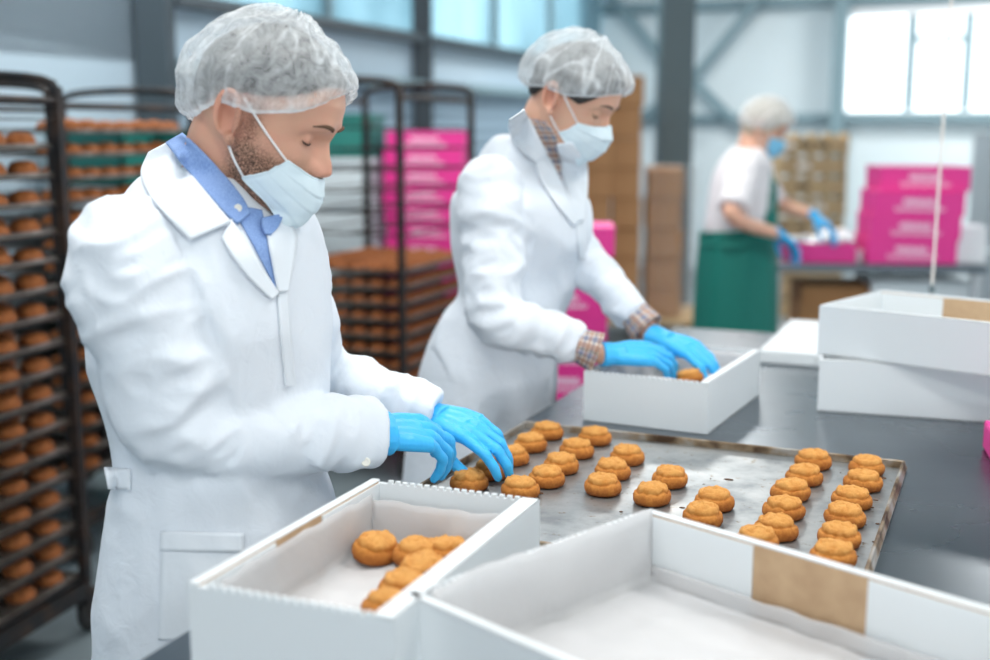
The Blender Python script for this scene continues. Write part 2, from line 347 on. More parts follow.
# columns
def column(label, px, y, w, m, h=CEIL, d=None):
    p = PD(px, 130, y); g = G(); d = d or w; t = w*.12
    g.box((p.x, p.y, h/2), (w, t, h/2)).box((p.x, p.y+2*d, h/2), (w, t, h/2)).box((p.x, p.y+d, h/2), (t, d, h/2)).box((p.x, p.y+d, .01), (w*1.5, d*1.5, .01))
    for a in (-.92, .92): g.box((p.x+a*w, p.y+d, h/2), (t*.6, d, h/2))
    return tag(link('steel_column', g.mesh(), m), label, 'column')
column('broad grey steel column standing between brown cartons and green-aproned worker', 676, 9.3, .128, M['column'])
column('dark column on the left wall behind the capped man', 155, 6.0, .08, M['column_dark'])
column('narrow dark column on the wall above the rack of pink boxes', 423, 8.9, .07, M['column_dark'])
for px in (101, 115):
    p = PD(px, 130, 6.0); tag(link('wall_pipe', G().tube([(p.x, p.y, 0), (p.x, p.y, CEIL)], .016, 10).box((p.x, p.y+.03, 2.2), (.03, .03, .02)).mesh(), M['beam'], None, True),
        'thin %s vertical pipe running up the left wall' % ('left-hand' if px == 101 else 'right-hand'), 'pipe', 'wall pipes left of the dark column')
#@@TABLE
# ------------------------------------------------------------------ the work table
TZ = .9
T0 = PZ(145, 655, TZ); TE = E1*3.9
tbl = empty('work_table', 'long stainless steel work table holding the tray and white boxes', 'table', (0, 0, 0))
TW = 1.5
A0 = T0-E1*.85; A0.z = 0
TLn = (PZ(760, 332, TZ)-A0).dot(E1)/2
cc = A0+E1*TLn+E2*(TW/2)
link('tabletop', bevel(G().box(cc+UP*(TZ-.02), (TW/2, TLn, .02), E2, E1).mesh(), .006), M['steel'], tbl)
link('apron_rail', G().box(cc+UP*(TZ-.075), (TW/2-.05, TLn-.05, .03), E2, E1).mesh(), M['steel_leg'], tbl)
link('shelf', G().box(cc+UP*.25, (TW/2-.06, TLn-.07, .012), E2, E1).mesh(), M['steel_leg'], tbl)
for a in (-1, 1):
    for b in (-1, 0, 1):
        p = cc+E2*(a*(TW/2-.06))+E1*(b*(TLn-.08)); link('leg', G().box(p+UP*.4, (.022, .022, .4), E2, E1).mesh(), M['steel_leg'], tbl)
# baking tray
BT0, BT1 = PZ(521, 419, TZ+.018), PZ(914, 460, TZ+.018)
bx = (BT1-BT0); TL = bx.length; bx.normalize(); by = V((bx.y, -bx.x, 0))      # by points towards the camera
TD = .68
tray = empty('baking_tray', 'large worn metal baking tray of golden cookies on the work table', 'tray', BT0-UP*.018+UP*.002, math.atan2(bx.y, bx.x))
g = G(); h = .028; o = .010
g.box((TL/2, -TD/2, .0015), (TL/2-o, TD/2-o, .0015))
local('tray_floor', g.mesh(), M['tray'], tray)
g = G()
prof = [(0, 0.003), (.003, .011), (.004, .016), (.007, .0175), (.009, .016), (.009, .012), (.008, .002), (.001, .0005)]
rs = []
for (x, y) in ((o, -o), (TL-o, -o), (TL-o, -TD+o), (o, -TD+o), (o, -o)):
    sx = 1 if x < TL/2 else -1; sy = -1 if y > -TD/2 else 1
    rs.append([V((x+sx*a, y+sy*a, z)) for a, z in prof])
g.rings(rs, cap=False)
local('tray_rim', g.mesh(merge=True), M['tray_rim'], tray)
g = G(); random.seed(3)
for k in range(46):
    x = random.uniform(.03, TL-.03); y = -random.uniform(.03, TD-.03); r = random.choice((.0015, .0026, .0045))
    if random.random() < .4: x = TL-random.uniform(.015, .05)
    g.sphere((x, y, .0032), r, 6, (random.uniform(1, 2.2), random.uniform(.8, 1.5), .5))
tag(local('crumbs', g.mesh(), M['crumb'], tray), kind='stuff')
# cookies
def cookie_mesh(seed):
    rnd = random.Random(seed); off = V((seed*3.1, seed*1.7, 0)); n = 40
    R = .0315
    prof = [(.0, 0), (.6, 0), (.93, .001), (1.0, .005), (1.01, .0095), (.965, .0135), (.88, .0155), (.83, .0160), (.80, .0166), (.81, .0185), (.80, .0210), (.74, .0236), (.64, .0250), (.60, .0247), (.57, .0240), (.53, .0247), (.45, .0256), (.30, .0262), (.15, .0265), (.0, .0266)]
    rings = []
    el = rnd.uniform(.95, 1.05); cx, cy = rnd.uniform(-.08, .08), rnd.uniform(-.08, .08)
    for r, z in prof:
        ring = []
        for k in range(n):
            a = 2*PI*k/n; p = V((math.cos(a), math.sin(a), 0))
            rr = r*(1+.035*noise.noise(p*1.1+off)+.015*noise.noise(p*3+off*2))
            q = V((rr*p.x*el+cx*(z/.0266), rr*p.y/el+cy*(z/.0266), 0))*R
            zz = z*(1+.07*noise.noise(p*1.3-off))
            if z > .012:
                zz += .0014*noise.noise(V((q.x, q.y, 0))*240+off)+.0024*noise.noise(V((q.x, q.y, 0))*95+off)
                if .3 < r < .86: zz += -.0012*abs(math.sin(a*4+seed+r*5))*(1 if rnd.random() < .8 else .2)
            else: q *= 1+.02*noise.noise(V((p.x*4, p.y*4, z*300))+off)
            q.z = max(zz, 0)*1.2; ring.append(q)
        rings.append(ring)
    return G().rings(rings, cap=False).mesh('cookie', merge=True)
CM = [cookie_mesh(k) for k in range(6)]
for me in CM:
    me.materials.append(M['cookie']); me.polygons.foreach_set('use_smooth', [True]*len(me.polygons))
NC = [0]
def cookie(p, label, group, rz=None, s=1, tilt=(0, 0)):
    k = NC[0]; NC[0] += 1
    o = bpy.data.objects.new('cookie', CM[k % 6]); C.objects.link(o)
    o.location = p; o.rotation_euler = (tilt[0], tilt[1], k*1.9 if rz is None else rz); o.scale = (s,)*3
    return tag(o, label, 'cookie', group)
CZ = TZ+.006
rows = [('leftmost row', [(469, 482), (492, 471), (512, 457), (530.6, 444), (547, 432)]),
        ('second row from the left', [(520.6, 489), (546.4, 478), (561, 465), (577, 450), (595, 437.5)]),
        ('third row from the left', [(603.3, 486), (612.8, 470.5), (627.5, 456.5)]),
        ('middle row', [(651.7, 495.5), (669.3, 478.5)]),
        ('row right of the middle', [(702.8, 516.5), (715, 501)]),
        ('second row from the right', [(757, 541), (776.3, 529), (783.4, 509.5), (789.9, 491.5), (804, 476.5), (813, 461)]),
        ('rightmost row', [(832.9, 556), (839.4, 537), (845, 516.5), (851.5, 499), (862.9, 482), (866.2, 467)])]
ordn = ['nearest', 'second nearest', 'third nearest', 'fourth nearest', 'fifth nearest', 'farthest']
for rn, pts in rows:
    for i, (px, py) in enumerate(pts):
        p = PZ(px, py, TZ+.017); p.z = CZ
        w = 'farthest' if i == len(pts)-1 else ordn[i]
        cookie(p, 'golden cookie on the baking tray, %s in the %s' % (w, rn), 'golden cookies on the baking tray', s=1.0)
# ------------------------------------------------------------------ white boxes
def white_box(label, O, X, L, W, Hh, rim0=None, group='white cookie boxes', rim=.016, gap=(.33, .66), ztop=0, tiltx=0):
    """O = corner, X = direction of the long side, the short side runs to its left; W short, L long"""
    X = V(X).normalized(); ang = math.atan2(X.y, X.x)
    b = empty('cardboard_box', label, 'box', O, ang, group)
    t = .003
    local('base', G().box((L/2, W/2, t/2), (L/2, W/2, t/2)).mesh(), M['card'], b)
    for s in (0, 1):                                   # long walls, folded double
        rm = rim if s == 0 or rim0 is None else rim0
        y = t/2 if s == 0 else W-t/2; yi = rm-t/2 if s == 0 else W-rm+t/2
        local('side_wall', bevel(G().box((L/2, y, Hh/2), (L/2, t/2, Hh/2)).box((L/2, (y+yi)/2, Hh-t/2), (L/2, rm/2, t/2)).mesh(), .0012, 2), M['card'], b)
        local('inner_panel', G().box((L/2, yi, Hh/2), (L/2-.004, t/2, Hh/2-t)).mesh(), M['kraft'], b)
        yf = rm+t*.4 if s == 0 else W-rm-t*.4
        for e in (0, 1):
            x0, x1 = (.004, gap[0]*L) if e == 0 else (gap[1]*L, L-.004)
            local('inner_flap', G().box(((x0+x1)/2, yf, Hh/2-.001), ((x1-x0)/2, t*.4, Hh/2-.0035)).mesh(), M['card'], b)
    for e in (0, 1):                                   # short walls with a serrated top edge
        x = t if e == 0 else L-t
        g = G(); y0, y1 = rim*.9, W-rim*.9
        n = int((y1-y0)/.0055); top = []
        for k in range(n+1):
            top.append((lerp(y0, y1, k/n), Hh-.003+(.0010 if k % 2 else -.0005)))
        g.box((x, W/2, Hh/2-.0015), (t*.9, W/2-t, Hh/2-.0025))
        for k in range(n):
            if k % 2: g.box((x, (top[k][0]+top[k+1][0])/2, Hh-.0022), (t*.9, .0034, .0026))
        local('end_wall', g.mesh(), M['card'], b)
    return b
BH = .11
def boxpts(a, bpx, z): return PZ(*a, z), PZ(*bpx, z)
# near left box: long side from near-right rim corner away
LBa, LBb = PZ(400, 636, TZ+BH), PZ(537, 500, TZ+BH)
Xd = (PZ(380, 480, TZ+BH)-PZ(187, 577, TZ+BH)).normalized()+(LBb-LBa).normalized(); Xd.normalize()
Yd = V((-Xd.y, Xd.x, 0))
Lb = .425; Xd = V((math.cos(1.1787), math.sin(1.1787), 0)); Ob = V((-.1016, 1.1331, TZ+.001))
box1 = white_box('open white box with a few cookies, in front of the man', Ob, Xd, Lb, .2555, BH, rim=.026, rim0=.013, gap=(.36, .62))
def box_liner(name, label, O, X, L, W, z0, z1, rim, seed, hu=(1, 1), hv=(1, 1), rim0=None):
    X = V(X).normalized(); Y = V((-X.y, X.x, 0)); n = 40; m_ = 30; rs = []
    i0 = rim+.006
    def f(u, v):                                       # u,v in -.3..1.3 : floor in 0..1, walls beyond
        x = i0+(L-2*i0)*min(max(u, 0), 1); y = i0+(W-i0-(i0 if rim0 is None else rim0+.004))*min(max(v, 0), 1); up = max(-u*hu[0], (u-1)*hu[1], 0)*L+max(-v*hv[0], (v-1)*hv[1], 0)*W
        up = min(up, z1-z0); q = V((x, y, 0))
        nn = noise.noise(V((x*22, y*22, seed)))*.004+noise.noise(V((x*60+seed, y*60, up*40)))*.0018
        p = O+X*(x)+Y*(y); p.z = z0+up+(nn if up == 0 else noise.noise(V((x*30, y*30, seed)))*.006*min(up/.05, 1)-.002)
        k = abs(noise.noise(V((x*14, y*14, up*10+seed))))*.010*(1 if up > 0 else 0)
        cdir = (O+X*(L/2)+Y*(W/2)-p); cdir.z = 0
        return p+cdir.normalized()*k
    g = G(); us = [-(z1-z0)/L+k*((z1-z0)/L)/6 for k in range(6)]+[k/n for k in range(n+1)]+[1+(k+1)*((z1-z0)/L)/6 for k in range(6)]
    vs = [-(z1-z0)/W+k*((z1-z0)/W)/6 for k in range(6)]+[k/m_ for k in range(m_+1)]+[1+(k+1)*((z1-z0)/W)/6 for k in range(6)]
    g.rings([[f(u, v) for v in vs] for u in us], cap=False, loop=False)
    me = solidify(g.mesh(), .0005, 0)
    return tag(link(name, me, M['paper'], None, True), label, 'paper')
box_liner('parchment_liner', 'crumpled white parchment lining the box in front of the man', Ob, Xd, Lb, .2555, TZ+.03, TZ+BH-.004, .026, 2, hu=(.7, .85), hv=(.8, .98), rim0=.013)
b1c = [(374.6, 547), (417, 553), (447, 552), (424, 569), (403, 587), (388, 606)]
for i, (px, py) in enumerate(b1c):
    p = PZ(px, py, TZ+.048); p.z = TZ+.034
    cookie(p, ['golden cookie in the near white box, leftmost of its contents', 'golden cookie in the near white box, right of the leftmost one', 'half-hidden cookie deepest under the right rim of the near white box',
               'cookie in the near white box, behind the paper fold and nearest the pair', 'cookie partly covered by parchment at the right wall of the near white box', 'cookie hidden lowest at the right wall of the near white box'][i], 'cookies in the near white box', s=1.04, tilt=(.12*(i % 3-1), .1))
# woman's box
a, b = PZ(707, 435, TZ), PZ(761, 394, TZ); X2 = (b-a).normalized(); L2 = .40
O2 = a.copy(); O2.z = TZ+.001
box2 = white_box('open white box that the woman is filling with cookies', O2, X2, L2, .268, .105, rim=.018)
box_liner('parchment_liner', 'white parchment lining the box under the woman\'s hands', O2, X2, L2, .268, TZ+.03, TZ+.102, .018, 5)
# near right box (large, out of focus)
a, b = PZ(650, 509, TZ+BH), PZ(990, 607, TZ+BH); X3 = (b-a).normalized(); Y3 = V((-X3.y, X3.x, 0)); 
O3 = a-Y3*.415; O3.z = TZ+.001
# long side runs along the far rim; the box's near side lies towards the camera
box3 = white_box('large open white box nearest the camera at the bottom right', O3, X3, .56, .415, BH, rim=.012, gap=(.30, .57))
box_liner('parchment_liner', 'white parchment lining the large nearest box at the bottom right', O3, X3, .56, .415, TZ+.02, TZ+BH+.012, .012, 9, hu=(1, .4), hv=(.45, .25))
# the two stacked boxes on the right
a, b = PZ(817, 411, TZ), PZ(990, 423, TZ); X4 = (b-a).normalized(); O4 = a.copy(); O4.z = TZ+.001
white_box('lower white box of the pair stacked on the right of the table', O4, X4, .48, .34, .112, rim=.014)
a, b = PZ(817, 353, TZ+.116), PZ(990, 376, TZ+.116); X5 = (b-a).normalized(); O5 = a.copy(); O5.z = TZ+.1145
white_box('upper white box of the pair stacked on the right of the table', O5, X5, .46, .33, .108, rim=.014)
# flat blanks behind
a = PZ(757, 352, TZ+.03); O6 = a.copy(); b = PZ(817, 352, TZ+.03)
for k in range(3):
    o = link('box_blank', bevel(G().box(O6+E2*.3+E1*(.29+.006*k)-UP*(.03-.0052-.0102*k), (.3, .28, .0048), E2, E1).mesh(), .002), M['card'])
    tag(o, 'flat white box blank at the far end of the table, %s of its stack' % ('bottom', 'middle', 'top')[k], 'cardboard', 'flat box blanks at the far end of the table')
# pink box cut by the right frame edge
pp = PZ(983, 463, TZ+.002)
def pink_box(p, X, L, W, Hh, label, group, letters=True, m='pink'):
    X = V(X).normalized(); b = empty('pink_box', label, 'box', p, math.atan2(X.y, X.x), group)
    local('carton', bevel(G().box((L/2, W/2, Hh/2), (L/2, W/2, Hh/2)).mesh(), .003), M[m], b)
    local('lid_edge', G().box((L/2, W/2, Hh-.002), (L/2+.002, W/2+.002, .004)).mesh(), M[m], b)
    if letters:
        g = G(); rnd = random.Random(5); s = Hh/.11
        for row, (z, x0, x1, hh) in enumerate(((.066, .32, .66, .020), (.034, .22, .76, .014))):
            n = 60; pts = [(L*lerp(x0, x1, k/n)+.006*s*math.cos(k*1.05), -.0015, (z+hh*.8*math.sin(k*1.05)*(1 if k % 13 < 9 else .5))*s) for k in range(n+1)]
            g.tube(pts, .0042*s, 5, up=V((0, 1, 0)), flat=.3)
        local('lettering', g.mesh(), M['lettering'], b)
    return b
pink_box(pp+E2*.015, V((.25, .97, 0)), .12, -.3, .05, 'sliver of a bright pink box at the right edge of the table', None, letters=False)
#@@BACK
# ------------------------------------------------------------------ racks
def rack(label, P, u, v, L, W, Hh, tz, group='tall bakery racks', hoop=True, z0=.14):
    """P = corner on the floor, u = long direction, v = short direction"""
    r = empty('bakery_rack', label, 'rack', (P.x, P.y, 0), 0, group)
    P = V((P.x, P.y, 0)); r_ = .013
    for a in (0, 1):
        for b in (0, 1):
            q = P+u*(L*a)+v*(W*b); link('post', G().box(q+UP*(z0+Hh)/2+UP*.02, (r_, r_, (Hh-z0)/2), u, v).mesh(), M['rack'], r)
            c = G().lathe([(.001, -.016), (.05, -.016), (.055, -.01), (.055, .01), (.05, .016), (.001, .016)], 16, q+UP*.057+u*.02, u, UP, v)
            link('caster', c.mesh(), M['rubber'], r)
            link('caster_fork', G().box(q+UP*.10, (.02, .022, .04), u, v).mesh(), M['rack'], r)
    for a in (0, 1):                                     # hoops over the short ends
        q = P+u*(L*a); pts = [q+UP*(Hh-.02)]+[q+v*(W*.5-W*.5*math.cos(t))+UP*(Hh+.055*math.sin(t)**.5) for t in [PI*k/12 for k in range(13)]]+[q+v*W+UP*(Hh-.02)]
        link('end_hoop', G().tube(pts, .014, 8).mesh(), M['rack'], r)
    for b in (0, 1):
        q = P+v*(W*b); link('top_rail', G().tube([q+UP*(Hh-.02), q+u*L+UP*(Hh-.02)], .012, 8).mesh(), M['rack'], r)
        link('base_rail', G().box(q+u*(L/2)+UP*z0, (L/2, .018, .022), u, v).mesh(), M['rack'], r)
        for z in tz: link('runner', G().box(q+u*(L/2)+UP*(z-.0025)+v*(.012 if b == 0 else -.012), (L/2, .014, .0022), u, v).mesh(), M['rack'], r)
    return r
proto_tray = {}
def rack_tray(P, u, v, L, W, z, label, group):
    key = (round(L, 3), round(W, 3))
    ang = math.atan2(u.y, u.x)
    if key not in proto_tray:
        g = G().box((0, 0, .002), (L/2, W/2-.015, .002))
        for s in (-1, 1):
            g.box((0, s*(W/2-.017), .005), (L/2, .003, .006)); g.box((s*(L/2-.003), 0, .005), (.003, W/2-.016, .006))
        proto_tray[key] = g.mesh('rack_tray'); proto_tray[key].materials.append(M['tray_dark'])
    o = bpy.data.objects.new('rack_tray', proto_tray[key]); C.objects.link(o)
    o.location = P+u*(L/2)+v*(W/2)+UP*z; o.rotation_euler = (0, 0, ang)
    return tag(o, label, 'tray', group)
def small_cookie(n=12):
    prof = [(.001, 0), (.95, 0), (1.05, .25), (.98, .55), (.8, .82), (.4, .98), (.001, 1)]
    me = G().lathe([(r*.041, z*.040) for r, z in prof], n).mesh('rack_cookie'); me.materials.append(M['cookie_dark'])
    me.polygons.foreach_set('use_smooth', [True]*len(me.polygons)); return me
SC = small_cookie()
nsc = [0]
def rcookie(p, label, group):
    o = bpy.data.objects.new('cookie', SC); C.objects.link(o); o.location = p; o.scale = (1, 1, random.uniform(.8, 1.1))
    nsc[0] += 1; return tag(o, label, 'cookie', group)
ORD = ['top', 'second', 'third', 'fourth', 'fifth', 'sixth', 'seventh', 'eighth', 'ninth', 'tenth', 'eleventh', 'twelfth', 'thirteenth', 'fourteenth', 'fifteenth', 'sixteenth', 'seventeenth', 'eighteenth', 'nineteenth']
u1 = V((.27, .963, 0)); v1 = V((-.963, .27, 0))
# rack 1, nearest, cut by the left edge
C1 = PZ(86, 588, .14); C1.z = 0; P1 = C1-u1*.82
n1 = 18; z1 = [.18+.0795*k for k in range(n1)]
rack('tall dark rack of cookie trays cut off by the left frame edge', P1, u1, v1, .82, .62, 1.60, z1)
cnt = 0
for i, z in enumerate(z1):
    nm = ORD[n1-1-i]+(' tray' if i else ' and lowest tray')
    if i == 17: continue
    rack_tray(P1+u1*.01, u1, v1, .80, .60, z, 'dark metal tray of cookies, %s in the leftmost rack' % nm.replace(' tray', ' level'), 'trays in the leftmost rack')
    for row in range(2):
        for k in range(6):
            q = P1+u1*(.075+.132*k)+v1*(.062+.115*row)+UP*(z+.004)
            q += u1*random.uniform(-.006, .006)
            px = 495+F*q.x/(q.y*c_)
            if px < -22: continue
            rcookie(q, '%s-row cookie on the %s of the leftmost rack, %s from its end' % (('outer', 'inner')[row], nm, ('first', 'second', 'third', 'fourth', 'fifth', 'sixth', 'seventh', 'eighth')[5-k]), 'cookies in the leftmost rack')
# rack 2 behind it
C2 = PD(62, 300, 3.95); P2 = V((C2.x, C2.y, 0)); u2 = V((.33, .944, 0)); v2 = V((-.944, .33, 0))
P2 = P2
z2 = [.30+.0795*k for k in range(16)]
rack('dark cookie rack behind the man, right of the leftmost rack', P2, u2, v2, .82, .62, 1.60, z2)
for i, z in enumerate(z2):
    rack_tray(P2+u2*.01, u2, v2, .80, .60, z, 'dark metal tray, %s level down in the rack behind the man' % ORD[15-i], 'trays in the rack behind the man')
    for k in range(8):
        q = P2+u2*(.06+.098*k)+v2*.06+UP*(z+.004)
        s = HC-q.z; py = HZ+F*s/q.y
        if py < 235 or (py < 560 and k < 2):
            rcookie(q, 'baked cookie, %s along the %s tray of the rack behind the man' % (ORD[k].replace('top', 'first'), ORD[15-i]), 'cookies in the rack behind the man')
# rack 3 in the middle distance
C3 = PD(402, 300, 4.95); P3 = V((C3.x, C3.y, 0)); u3 = V((.36, .933, 0)); v3 = V((-.933, .36, 0))
z3 = [.20+.07*k for k in range(11)]
zup = [1.06, 1.15, 1.24, 1.33, 1.42, 1.51]
rack('dark rack between the man and the woman, cookie trays below and bare runners above', P3, u3, v3, .78, .56, 1.655, z3+zup)
stuff = G()
for i, z in enumerate(z3):
    rack_tray(P3+u3*.01, u3, v3, .76, .54, z, 'tray of cookies, %s of the pile in the rack between man and woman' % ORD[10-i], 'trays in the rack between man and woman')
    for a in range(8):
        for b in range(6):
            if i < 10 and 0 < b and a > 0: continue
            q = P3+u3*(.05+.094*a)+v3*(.055+.088*b)+UP*(z+.004)
            stuff.lathe([(.001, 0), (.036, 0), (.039, .010), (.034, .022), (.016, .032), (.001, .033)], 8, q)
for z in zup:
    o = link('rack_shelf', G().box(P3+u3*.39+v3*.28+UP*z, (.38, .02, .003), u3, v3).box(P3+u3*.05+v3*.28+UP*z, (.012, .27, .004), u3, v3).box(P3+u3*.7+v3*.28+UP*z, (.012, .27, .004), u3, v3).mesh(), M['rack'])
    tag(o, 'bare wire shelf in the upper half of the rack between man and woman', 'shelf', 'bare shelves of the middle rack')
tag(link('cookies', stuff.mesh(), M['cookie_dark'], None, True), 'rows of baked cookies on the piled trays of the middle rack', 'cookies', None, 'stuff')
# crates and wrapped goods seen through the racks
def crate(p, w, d, h, m, label, group):
    b = empty('crate', label, 'crate', p, -.39 if p[0] < -.9 else -.1, group)
    g = G(); t = .012
    for s in (-1, 1):
        g.box((s*(w/2-t), 0, h/2), (t, d/2, h/2)); g.box((0, s*(d/2-t), h/2), (w/2, t, h/2))
    g.box((0, 0, t), (w/2, d/2, t)); local('shell', g.mesh(), m, b)
    local('rim', G().box((0, -d/2-.004, h-.015), (w/2+.006, .006, .014)).box((0, d/2+.004, h-.015), (w/2+.006, .006, .014)).box((-w/2-.002, 0, h-.015), (.006, d/2, .014)).box((w/2+.002, 0, h-.015), (.006, d/2, .014)).mesh(), m, b)
    return b
cp = PD(140, 300, 5.38)
for i in range(6):
    for j in range(2):
        wcol = (i+j) % 3 == 1
        crate((cp.x-.10+j*.50, cp.y+j*.02, .001+i*.251), 0.42, .34, .25, M['white_plastic'] if wcol else M['teal'], '%s plastic crate behind the racks, level %s of its %s pile' % ('white' if wcol else 'green', ('one', 'two', 'three', 'four', 'five', 'six')[i], ('left', 'right')[j]), 'plastic crates behind the left racks')
cp = PD(345, 300, 6.4)
for i in range(7):
    crate((cp.x, cp.y, .001+i*.226), .40, .34, .225, M['teal'] if i in (6, 2) else M['wall_grey'], '%s crate seen through the middle rack, level %s of the pile' % ('green' if i in (6, 2) else 'pale', ('one', 'two', 'three', 'four', 'five', 'six', 'seven')[i]), 'crates behind the middle rack')
# pink boxes
def pink_stack(px, y, w, n, h, X, group, where, d=.32, jit=.02, topoff=None):
    p = PD(px, 300, y); X = V(X).normalized()
    for i in range(n):
        q = V((p.x, p.y, .15+i*(h+.001)))+X*random.uniform(-jit, jit)
        pink_box(q, X, w, d, h, 'pink lettered box %s, %s level from the bottom' % (where, (['lowest']+ORD[1:])[i]), group, letters=True)
def pallet(c, X, w, d, label):
    X = V(X).normalized(); b = empty('wooden_pallet', label, 'pallet', c, math.atan2(X.y, X.x), 'wooden pallets')
    for k in range(5): local('deck_board', G().box((0, -d/2+.05+k*(d-.1)/4, .135), (w/2, .045, .012)).mesh(), M['wood'], b)
    for k in range(3): local('stringer', G().box((-w/2+.05+k*(w-.1)/2, 0, .062), (.045, d/2, .06)).mesh(), M['wood'], b)
    return b
pa = PD(388, 300, 6.3); pink_stack(388, 6.3, .42, 14, .095, (1, -.1, 0), 'pink boxes behind the middle rack', 'behind the middle rack')
pallet((pa.x+.21, pa.y+.14, 0), (1, -.1, 0), .6, .5, 'wooden pallet under the pink boxes behind the middle rack')
pb = PD(518, 300, 4.15); pink_stack(518, 4.15, .32, 10, .10, (1, -.05, 0), 'pink boxes behind the woman', 'stacked behind the woman', d=.30)
pallet((pb.x+.16, pb.y+.14, 0), (1, -.05, 0), .5, .44, 'wooden pallet under the pink boxes behind the woman')
# cartons on a pallet
def carton(p, w, d, h, label, group, rz=-.06):
    b = empty('brown_carton', label, 'carton', p, rz, group)
    local('carton_body', bevel(G().box((0, 0, h/2), (w/2, d/2, h/2)).mesh(), .006), M['carton'], b)
    local('tape', G().box((0, 0, h), (w/2+.001, .02, .0006)).box((-w/2-.0006, 0, h-.03), (.0006, .02, .03)).mesh(), M['kraft'], b)
    return b
yc = 8.55; xs = [PD(602, 0, yc).x, PD(633, 0, yc).x, PD(670, 0, yc).x]; zw = [.225]*3
cols = [(PD(600, 0, yc).x, .235, 8), (PD(632, 0, yc).x, .215, 8), (PD(671, 0, yc).x, .26, 5)]
names = ['left', 'middle', 'right']
for ci, (x, w, n) in enumerate(cols):
    hh = .214
    for i in range(n):
        carton((x+random.uniform(-.008, .008), yc+.2+random.uniform(-.02, .01), .148+i*(hh+.003)), w-.012, .40, hh, 'brown carton, %s in the %s column of the pallet load' % ((['lowest']+ORD[1:])[i], names[ci]), 'brown cartons on the pallet')
pallet((PD(645, 0, yc).x, yc+.2, 0), (1, -.06, 0), 1.0, .8, 'wooden pallet carrying the brown cartons')
g = G(); x0, x1 = PD(655, 0, yc).x, PD(702, 0, yc).x
rs = []
for k in range(22):
    z = .16+k*.052; ring = []
    for j in range(28):
        a = 2*PI*j/28; cx_, cy_ = (x0+x1)/2, yc+.2; ex = max(min(math.cos(a)*1.5, 1), -1)*((x1-x0)/2+.012); ey = max(min(math.sin(a)*1.5, 1), -1)*.225
        r = 1+.05*noise.noise(V((math.cos(a)*2, math.sin(a)*2, z*7))); ring.append(V((cx_+ex*r, cy_+ey*r, z)))
    rs.append(ring)
g.rings(rs, cap=False)
tag(link('stretch_film', solidify(g.mesh(), .001), M['wrap'], None, True), 'loose clear stretch film wrapped round the right carton column', 'film')
# third worker's table with pink boxes
KZ = .86
kp = PZ(770, 264, KZ); kr = PZ(988, 266, KZ); KX = (kr-kp).normalized(); KY = V((-KX.y, KX.x, 0)); KL = (kr-kp).length
kt = empty('packing_table', 'steel packing table in the background under the stacked pink boxes', 'table', (0, 0, 0))
kp.z = 0
link('tabletop', bevel(G().box(kp+KX*(KL/2)+KY*.35+UP*(KZ-.02), (KL/2, .35, .02), KX, KY).mesh(), .004), M['steel'], kt)
for a in (.04, KL-.04):
    for b in (.04, .66): link('leg', G().box(kp+KX*a+KY*b+UP*.42, (.018, .018, .42), KX, KY).mesh(), M['steel_leg'], kt)
link('shelf', G().box(kp+KX*(KL/2)+KY*.35+UP*.45, (KL/2-.04, .31, .01), KX, KY).mesh(), M['steel_leg'], kt)
def KP(px, off, z):                                     # point on that table, at its front edge plus an offset inwards
    p = meet(V((0, 0, 0)), V((px-495, F*c_, 0)), kp, KX); p = p+KY*off; p.z = z; return p
bw = (KP(958, .06, 0)-KP(868, .06, 0)).length
for i in range(4):
    pink_box(KP(866, .06, KZ+.001+i*.1155)+(KX*.06+KY*.06 if i == 3 else KX*(.012*i)), KX, bw, .32, .1145, 'pink lettered box on the packing table, %s of four stacked' % ('lowest', 'second from the bottom', 'third from the bottom', 'topmost')[i], 'pink boxes stacked on the packing table')
pob = KP(789, .05, KZ+.001); bwo = (KP(855, .05, 0)-KP(789, .05, 0)).length
b = empty('pink_tray_box', 'open pink box under the green-aproned worker\'s hands', 'box', pob, math.atan2(KX.y, KX.x))
t = .004
for nme, g in (('front_wall', G().box((bwo/2, t, .05), (bwo/2, t, .05))), ('back_wall', G().box((bwo/2, .3, .05), (bwo/2, t, .05))), ('side_wall', G().box((t, .15, .05), (t, .15, .05))), ('side_wall', G().box((bwo-t, .15, .05), (t, .15, .05))), ('base', G().box((bwo/2, .15, t), (bwo/2, .15, t)))):
    local(nme, g.mesh(), M['pink'], b)
g = G(); rs = []
for i in range(16):
    r = []
    for j in range(16):
        x = bwo*(i/15); y = .3*j/15; e = min(i, 15-i, j, 15-j)
        r.append(pob+KX*x+KY*y+UP*(.10+.03*noise.noise(V((x*14, y*14, 3)))+(.045 if i > 8 else .01)*noise.noise(V((x*30, y*30, 1)))+(.03 if i > 9 and j > 3 else 0)))
    rs.append(r)
g.rings(rs, cap=False, loop=False)
tag(link('tissue_paper', solidify(g.mesh(), .002), M['white_plastic'], None, True), 'crumpled white tissue rising from the open pink box', 'paper')
for px, w, h, lab in ((970, .085, .17, 'bright white box at the right end of the packing table'), (857, .03, .05, 'small white tub between the open pink box and the pink stack')):
    o = link('white_container', bevel(G().box(KP(px, .2, KZ+h/2+.001), (w, .09, h/2), KX, KY).box(KP(px, .2, KZ+h+.003), (w+.004, .094, .004), KX, KY).mesh(), .003), M['white_plastic']); tag(o, lab, 'box')
carton(KP(842, .3, .462), .36, .3, .28, 'brown carton on the shelf under the packing table', None)
o = link('grey_bin', bevel(G().box(KP(925, .3, .62), (.24, .2, .14), KX, KY).box(KP(925, .3, .765), (.25, .21, .008), KX, KY).mesh(), .01), M['wall_grey']); tag(o, 'pale plastic bin on the shelf under the packing table', 'bin')
